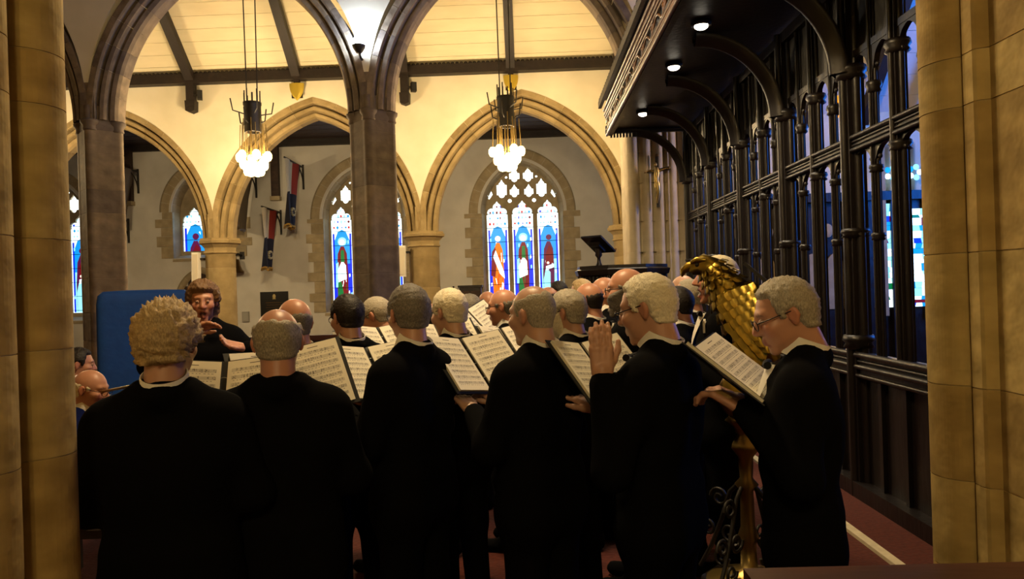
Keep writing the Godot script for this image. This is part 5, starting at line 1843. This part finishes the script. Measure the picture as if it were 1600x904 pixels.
# o: label, at (feet), tall, turn (degrees), pose, look (extra head turn, degrees), nod (degrees, down positive), nose, jaw, mouth, tone, hair [[style, material], ...], glasses, suit, group
func person(o: Dictionary) -> Node3D:
	var scale: float = o.tall / 1.75
	var t := thing("person", o.label, "person", o.at, deg_to_rad(o.turn), o.get("group", "singers in the choir"))
	t.scale = Vector3.ONE * scale
	var parts := body_parts(o.get("pose", "hold"))
	var d: Dictionary = parts[1]
	var suit := MB.new()
	add_field(suit, parts[0], Transform3D.IDENTITY, Color.WHITE)
	var skin := MB.new()
	var mouth: float = o.get("mouth", 0.0)
	var nod: float = o.get("nod", 8.0)
	var tone: Color = o.get("tone", Color(0.50, 0.275, 0.185))
	var hb := Basis(Vector3.UP, deg_to_rad(o.get("look", 0.0))) * Basis(Vector3.RIGHT, -deg_to_rad(nod))
	var pivot := Vector3(0, 1.535, 0.015)
	var at := Transform3D(hb, pivot + hb * Vector3(0, 0.1, -0.025))
	var data := head_data(o.get("nose", 0.0), o.get("jaw", 1.0), mouth)
	add_head(skin, data, at, tone, mouth)
	for s in [-1.0, 1.0]:
		var w: Vector3 = d.wl if s < 0 else d.wr
		var up: Vector3 = (d.hl if s < 0 else d.hr).normalized()
		var palm: Vector3 = d.pl if s < 0 else d.pr
		palm = (palm - up * palm.dot(up)).normalized()
		var side := up.cross(-palm)
		add_field(skin, hand_mesh(d.curl), Transform3D(Basis(side * (-s), up, -palm), w + up * 0.03), tone)
	var am := ArrayMesh.new()
	am.add_surface_from_arrays(Mesh.PRIMITIVE_TRIANGLES, suit.arrays())
	am.add_surface_from_arrays(Mesh.PRIMITIVE_TRIANGLES, skin.arrays())
	var body := MeshInstance3D.new()
	body.name = "body"
	body.mesh = am
	body.set_surface_override_material(0, mats[o.get("suit", "suit")])
	body.set_surface_override_material(1, mats.skin)
	t.add_child(body)
	var n := 0
	for h in o.get("hair", []):
		put("beard" if h[0] == "beard" else "hair", hair_mesh(data, at, h[0], o.get("seed", 3) + n), mats[h[1]], t)
		n += 1
	if o.get("glasses", false):
		put("glasses", glasses_mesh(at), mats.frame_metal, t)
	if o.get("collar", true):
		var c := MB.new()
		var ct := Transform3D(Basis(Vector3.RIGHT, 0.36), Vector3(0, 1.510, 0.024))
		c.lathe([Vector2(0.080, -0.04), Vector2(0.077, 0.0), Vector2(0.072, 0.030), Vector2(0.068, 0.031), Vector2(0.067, 0.0), Vector2(0.072, -0.04)], 28, ct, Vector2(0.98, 1.04))
		put("shirt_collar", c, mats.linen, t)
		var f := MB.new()
		var rows := []
		for i in 7:
			var v := i / 6.0
			var hw := lerpf(0.055, 0.012, v)
			var row: Array[Vector3] = []
			for j in 5:
				var u := j / 2.0 - 1.0
				row.append(Vector3(u * hw, lerpf(1.455, 1.25, v), -0.098 - 0.05 * sin(v * 1.6) + 0.03 * u * u * (1.0 - v) - 0.004))
			rows.append(row)
		f.grid(rows, false, false)
		var front := put("shirt_front", f, mats.linen, t)
		var bw := MB.new()
		for s in [-1.0, 1.0]:
			bw.tube([Vector3(0, 1.452, -0.103), Vector3(s * 0.02, 1.452, -0.108), Vector3(s * 0.052, 1.452, -0.098)], [0.007, 0.010, 0.014], 8)
		bw.ball(Vector3(0, 1.452, -0.108), Vector3(0.011, 0.011, 0.009), 8, 6)
		put("bow_tie", bw, mats.black_cloth, front)
	return t

func folder(label: String, at: Vector3, turn: float, tilt: float, roll := 0.0, open := 0.22) -> void:
	var t := thing("music_folder", label, "folder", at, 0, "open music folders")
	t.rotation = Vector3(-deg_to_rad(tilt), deg_to_rad(turn), deg_to_rad(roll))
	for s in [-1.0, 1.0]:
		var b := Basis(Vector3.UP, -s * open)
		var mb := MB.new(); mb.box(b * Vector3(s * 0.125, 0, -0.006), Vector3(0.235, 0.318, 0.004), b); 
		var cv := put("cover", mb, mats.black_card, t)
		mb = MB.new(); mb.box(b * Vector3(s * 0.118, 0, 0.002), Vector3(0.205, 0.296, 0.010), b); put("page_block", mb, mats.page_edge, t)
		mb = MB.new()
		var x0 := 0.014 if s > 0 else -0.224
		mb.quad(b * Vector3(x0, -0.149, 0.0085), b * Vector3(x0 + 0.21, -0.149, 0.0085), b * Vector3(x0 + 0.21, 0.149, 0.0085), b * Vector3(x0, 0.149, 0.0085))
		put("page", mb, mats.music_page, cv)
	var sp := MB.new(); sp.box(Vector3(0, 0, -0.008), Vector3(0.03, 0.318, 0.004)); put("spine", sp, mats.black_card, t)
	for k in [-0.08, 0.0, 0.08]:
		var pts := []
		for j in 13:
			var a := PI * j / 12
			pts.append(Vector3(cos(a) * 0.016, k, sin(a) * 0.014))
		var mb := MB.new(); mb.tube(pts, 0.0016, 5); put("ring", mb, mats.steel, t)

func singer(label: String, hx: float, hy: float, depth: float, turn: float, o := {}) -> Vector3:
	# head centre and crown from the photograph, depth from the size of the head
	var p := px(hx, hy, depth)
	o.label = label
	if depth > 3.6 and not o.has("pose"):
		o.pose = "close"
	o.tall = p.y - o.get("step", 0.0)
	o.turn = turn
	o.at = Vector3(p.x, o.get("step", 0.0), p.z)
	person(o)
	return o.at

func leaf(label: String, x: float, y: float, depth: float, turn: float, tilt := 40.0, roll := 0.0, open := 0.2) -> void:
	folder(label, px(x, y, depth), turn, tilt, roll, open)

func build_people() -> void:
	var pale := Color(0.56, 0.33, 0.235)
	var ruddy := Color(0.50, 0.245, 0.16)
	singer("person in black suit, back turned, standing beside the worn shafted pier", 257, 480, 2.27, 14, {"hair": [["curly", "hair_blond"]], "nod": 4, "seed": 5, "jaw": 1.06, "look": -8})
	leaf("open black folder whose pages show between the two nearest the worn pier", 348, 622, 2.78, 12, 32.0)
	singer("person in black suit with no white collar showing, back turned", 432, 483, 2.5, 16, {"hair": [["fringe", "hair_grey"]], "nod": 8, "seed": 6, "jaw": 1.05, "tone": ruddy, "collar": false})
	leaf("music folder with one page raised beyond the singer without white collar", 455, 598, 3.0, 30, 34.0, 6.0)
	singer("person in black suit standing before the black memorial plaque", 461, 467, 3.45, 40, {"hair": [["low_fringe", "hair_steel"]], "tone": ruddy, "nod": 6, "look": 4})
	singer("person in black suit and glasses standing beside the dark pew rail", 545, 462, 3.95, 34, {"hair": [["full", "hair_dark"]], "glasses": true, "nod": 8, "seed": 8, "look": 8})
	singer("person in glasses bending over music in front of the dark stone pier", 596, 462, 4.55, 62, {"hair": [["thin", "hair_silver"]], "glasses": true, "nod": 20, "tone": ruddy, "look": 10, "seed": 9})
	leaf("black folder with white page under the face of the person bending over music", 606, 545, 4.15, 50)
	singer("person in black suit and glasses holding a wide folder before the dark stone pier", 638, 448, 3.1, 62, {"hair": [["full", "hair_steel"]], "glasses": true, "nod": 6, "seed": 10, "look": -30})
	leaf("wide open music folder tilted before the dark stone pier", 588, 583, 3.42, 42, 42.0)
	singer("person in black suit and glasses standing before the aisle cupboard", 706, 453, 3.85, 44, {"hair": [["full", "hair_white"]], "glasses": true, "nod": 10, "tone": pale, "look": 6, "seed": 11})
	leaf("white music page held by the singer before the aisle cupboard", 694, 540, 4.2, 40)
	singer("person mostly hidden between two singers in front of the honey pillar", 675, 474, 4.7, 50, {"hair": [["shaved", "hair_dark"]], "tone": Color(0.3, 0.15, 0.1)})
	singer("person in black suit half hidden beside a small tilted page", 735, 461, 5.7, 55, {"hair": [["full", "hair_steel"]], "nod": 8})
	leaf("small tilted music page before the singer in wire glasses", 750, 509, 5.25, 58, 40.0, 14.0)
	singer("person in wire glasses and black suit in profile below the three-light window", 789, 452, 4.9, 72, {"hair": [["low_fringe", "hair_steel"]], "glasses": true, "nod": 6, "tone": ruddy, "look": 5})
	leaf("music page showing behind the widest folder", 800, 545, 4.3, 50)
	singer("person far back between the cupboard and the three-light window", 763, 455, 7.6, 60, {"tone": ruddy, "nod": 8})
	singer("person in black suit, back turned, holding the widest ring folder", 836, 447, 2.98, 48, {"hair": [["shaved", "hair_silver"]], "nod": 6, "tone": pale, "look": 2, "jaw": 0.98})
	leaf("widest open ring folder showing two pages of music", 742, 570, 3.33, 48, 42.0)
	singer("person in glasses and black suit standing just past the widest folder's holder", 890, 455, 3.9, 56, {"hair": [["full", "hair_silver"], ["beard", "hair_white"]], "glasses": true, "nod": 6, "seed": 14, "look": 4})
	singer("person in black suit standing below the near corner of the pulpit", 922, 442, 4.9, 58, {"hair": [["low_fringe", "hair_dark"]], "tone": ruddy, "nod": 6})
	singer("tall person in glasses singing with open mouth before the pulpit", 980, 420, 4.2, 74, {"hair": [["low_fringe", "hair_steel"], ["beard", "hair_steel"]], "glasses": true, "mouth": 1.0, "nod": 2, "look": 6, "tone": ruddy, "seed": 16})
	singer("person in glasses and black suit raising one open hand", 1022, 430, 2.68, 58, {"hair": [["full", "hair_white"]], "glasses": true, "nod": 12, "pose": "raised", "seed": 17, "look": 4, "jaw": 1.05})
	leaf("open ring folder behind the raised open hand", 936, 582, 2.98, 48, 42.0)
	singer("person in black suit standing where the pulpit meets the screen", 1079, 437, 5.2, 66, {"hair": [["thin", "hair_silver"]], "nod": 6, "tone": ruddy})
	singer("person at the back peeping over the one where pulpit meets screen", 1070, 430, 6.2, 60, {"tone": pale, "hair": [["low_fringe", "hair_white"]]})
	singer("person almost hidden behind the singer with the raised hand", 1062, 448, 4.5, 60, {"hair": [["thin", "hair_dark"]], "tone": ruddy})
	singer("person with open mouth singing behind the brass eagle", 1121, 401, 4.15, 78, {"hair": [["thin", "hair_white"]], "mouth": 1.0, "nod": -2, "look": 6, "tone": ruddy, "seed": 19, "nose": 0.006})
	var hk := thing("pocket_square", "white folded handkerchief in the breast pocket of the singer behind the eagle", "handkerchief", px(1101, 508, 4.0), 1.2)
	var mb := MB.new()
	mb.prism(PackedVector2Array([Vector2(-0.025, -0.04), Vector2(0.025, -0.04), Vector2(0.03, 0.02), Vector2(0.012, 0.0), Vector2(0.0, 0.035), Vector2(-0.014, 0.005), Vector2(-0.03, 0.025)]), -0.006, 0.006)
	put("cloth", mb, mats.linen, hk)
	singer("person in glasses reading a tilted folder beside the screen", 1243, 433, 2.5, 70, {"hair": [["full", "hair_silver"]], "glasses": true, "nod": 18, "look": 12, "seed": 21, "tone": Color(0.52, 0.27, 0.18), "jaw": 1.08, "pose": "read"})
	leaf("music folder tilted in the hands of the singer beside the screen", 1136, 588, 2.58, 64, 52.0, 0.0, 0.24)
	# far heads in the back rows
	singer("person at the back below the last light of the three-light window", 874, 440, 8.6, 60, {"hair": [["full", "hair_dark"]], "tone": ruddy})
	singer("person at the back between the window and the pulpit", 911, 437, 7.0, 70, {"hair": [["full", "hair_blond"]], "tone": pale})
	singer("person singing just past the tall one in glasses", 947, 433, 5.5, 75, {"hair": [["low_fringe", "hair_brown"]], "tone": ruddy, "mouth": 0.6})
	singer("person low at the back under the middle light of the three-light window", 858, 448, 7.4, 50, {"hair": [["low_fringe", "hair_dark"]], "tone": Color(0.4, 0.19, 0.12)})
	singer("conductor in dark clothes with open mouth raising both hands", 317, 443, 5.0, 205, {"pose": "conduct", "hair": [["long", "hair_brown"]], "mouth": 1.0, "nod": 4, "look": -4, "tone": ruddy, "collar": false, "seed": 23, "group": "conductor"})
	# seated band players, on chairs
	var s := px(133, 577, 4.5)
	person({"label": "seated person in blue jacket and glasses playing a brass instrument", "tall": 1.72, "at": Vector3(s.x, s.y - 1.72, s.z), "turn": -88.0, "pose": "brass", "hair": [["low_fringe", "hair_white"]], "glasses": true, "nod": 14, "tone": ruddy, "suit": "blue_suit", "group": "seated band players"})
	chair("plain dark chair under the seated brass player", Vector3(s.x, 0, s.z), -88.0, s.y - 1.72 + 0.80)
	trombone(Vector3(s.x, s.y, s.z))
	for e in [[386, 533, 6.9, "hair_steel", "seated person in blue jacket just past the collarless singer", 150.0, "plain dark chair under the blue jacketed player past the collarless singer"], [361, 541, 8.6, "hair_brown", "seated person showing below the conductor's elbow", 120.0, "plain dark chair under the player below the conductor's elbow"], [118, 545, 5.6, "hair_dark", "seated person almost hidden by the worn shafted pier", -60.0, "plain dark chair almost hidden by the worn shafted pier"]]:
		var q := px(e[0], e[1], e[2])
		person({"label": e[4], "tall": 1.72, "at": Vector3(q.x, q.y - 1.72, q.z), "turn": e[5], "pose": "seated", "hair": [["full", e[3]]], "suit": "blue_suit", "tone": ruddy, "group": "seated band players"})
		chair(e[6], Vector3(q.x, 0, q.z), e[5], q.y - 1.72 + 0.79)

func chair(label: String, at: Vector3, turn: float, seat: float) -> void:
	var t := thing("band_chair", label, "chair", at, deg_to_rad(turn), "chairs of the band")
	var mb := MB.new(); mb.box(Vector3(0, seat - 0.03, -0.05), Vector3(0.44, 0.05, 0.44)); put("seat", mb, mats.dark_timber, t)
	mb = MB.new(); mb.box(Vector3(0, seat + 0.28, 0.185), Vector3(0.42, 0.34, 0.03)); put("backrest", mb, mats.dark_timber, t)
	for e in [[-0.2, -0.25, seat - 0.05], [0.2, -0.25, seat - 0.05], [-0.2, 0.19, seat + 0.3], [0.2, 0.19, seat + 0.3]]:
		mb = MB.new(); mb.box(Vector3(e[0], e[2] / 2, e[1]), Vector3(0.035, e[2], 0.035)); put("leg", mb, mats.dark_timber, t)

func trombone(head: Vector3) -> void:
	var m := px(158, 612, 4.45)
	var t := thing("brass_instrument", "slim brass instrument held out by the seated player in blue", "instrument", m)
	var e := px(228, 598, 4.1) - m
	var mb := MB.new(); mb.lathe([Vector2(0.006, 0.0), Vector2(0.012, 0.02), Vector2(0.008, 0.05)], 10, Transform3D(Basis(Quaternion(Vector3.UP, e.normalized())), Vector3.ZERO)); put("mouthpiece", mb, mats.old_brass, t)
	mb = MB.new(); mb.tube([e * 0.05, e * 0.5, e], 0.008, 8); put("slide", mb, mats.old_brass, t)
	mb = MB.new(); mb.tube([e * 0.1 + Vector3(0, -0.06, 0.02), e * 0.5 + Vector3(0, -0.06, 0.02), e + Vector3(0, -0.06, 0.02), e + e.normalized() * 0.03 + Vector3(0, -0.03, 0.01), e], 0.007, 8); put("tubing", mb, mats.old_brass, t)
	mb = MB.new(); mb.lathe([Vector2(0.01, 0.0), Vector2(0.014, 0.15), Vector2(0.03, 0.25), Vector2(0.08, 0.32), Vector2(0.085, 0.325)], 18, Transform3D(Basis(Quaternion(Vector3.UP, e.normalized())), e * 0.2 + Vector3(0, -0.13, 0.03))); put("bell", mb, mats.old_brass, t)

func _ready() -> void:
	rng.seed = 1
	set_camera_and_light()
	make_materials()
	build_shell()
	build_arcades()
	build_near_piers()
	build_aisle_wall()
	build_screen()
	build_chancel()
	print("structure ", Time.get_ticks_msec())
	chandelier("lit iron chandelier hanging before the arch with the flags", Vector3(-5.12, 4.0, -14.0), 8.3, 9.5)
	chandelier("lit iron chandelier hanging before the three-light window", Vector3(-0.29, 3.93, -14.0), 8.3, 9.5)
	chandelier("unseen lit iron chandelier added in the bay hidden by the near pier", Vector3(-9.95, 4.0, -14.0), 8.3, 7.5)  # added out of view, repeats the bay spacing to light this end of the nave
	chandelier("lit iron chandelier hanging over the choir", Vector3(-0.6, 4.6, -4.2), 9.5, 12.5)
	chandelier("lit iron chandelier behind the viewer in the side chapel", Vector3(-0.2, 3.4, 1.6), 9.5, 1.35)
	build_aisle_things()
	build_crucifix()
	build_pulpit()
	build_nave_things()
	build_eagle()
	print("things ", Time.get_ticks_msec())
	build_people()
	print("people ", Time.get_ticks_msec())
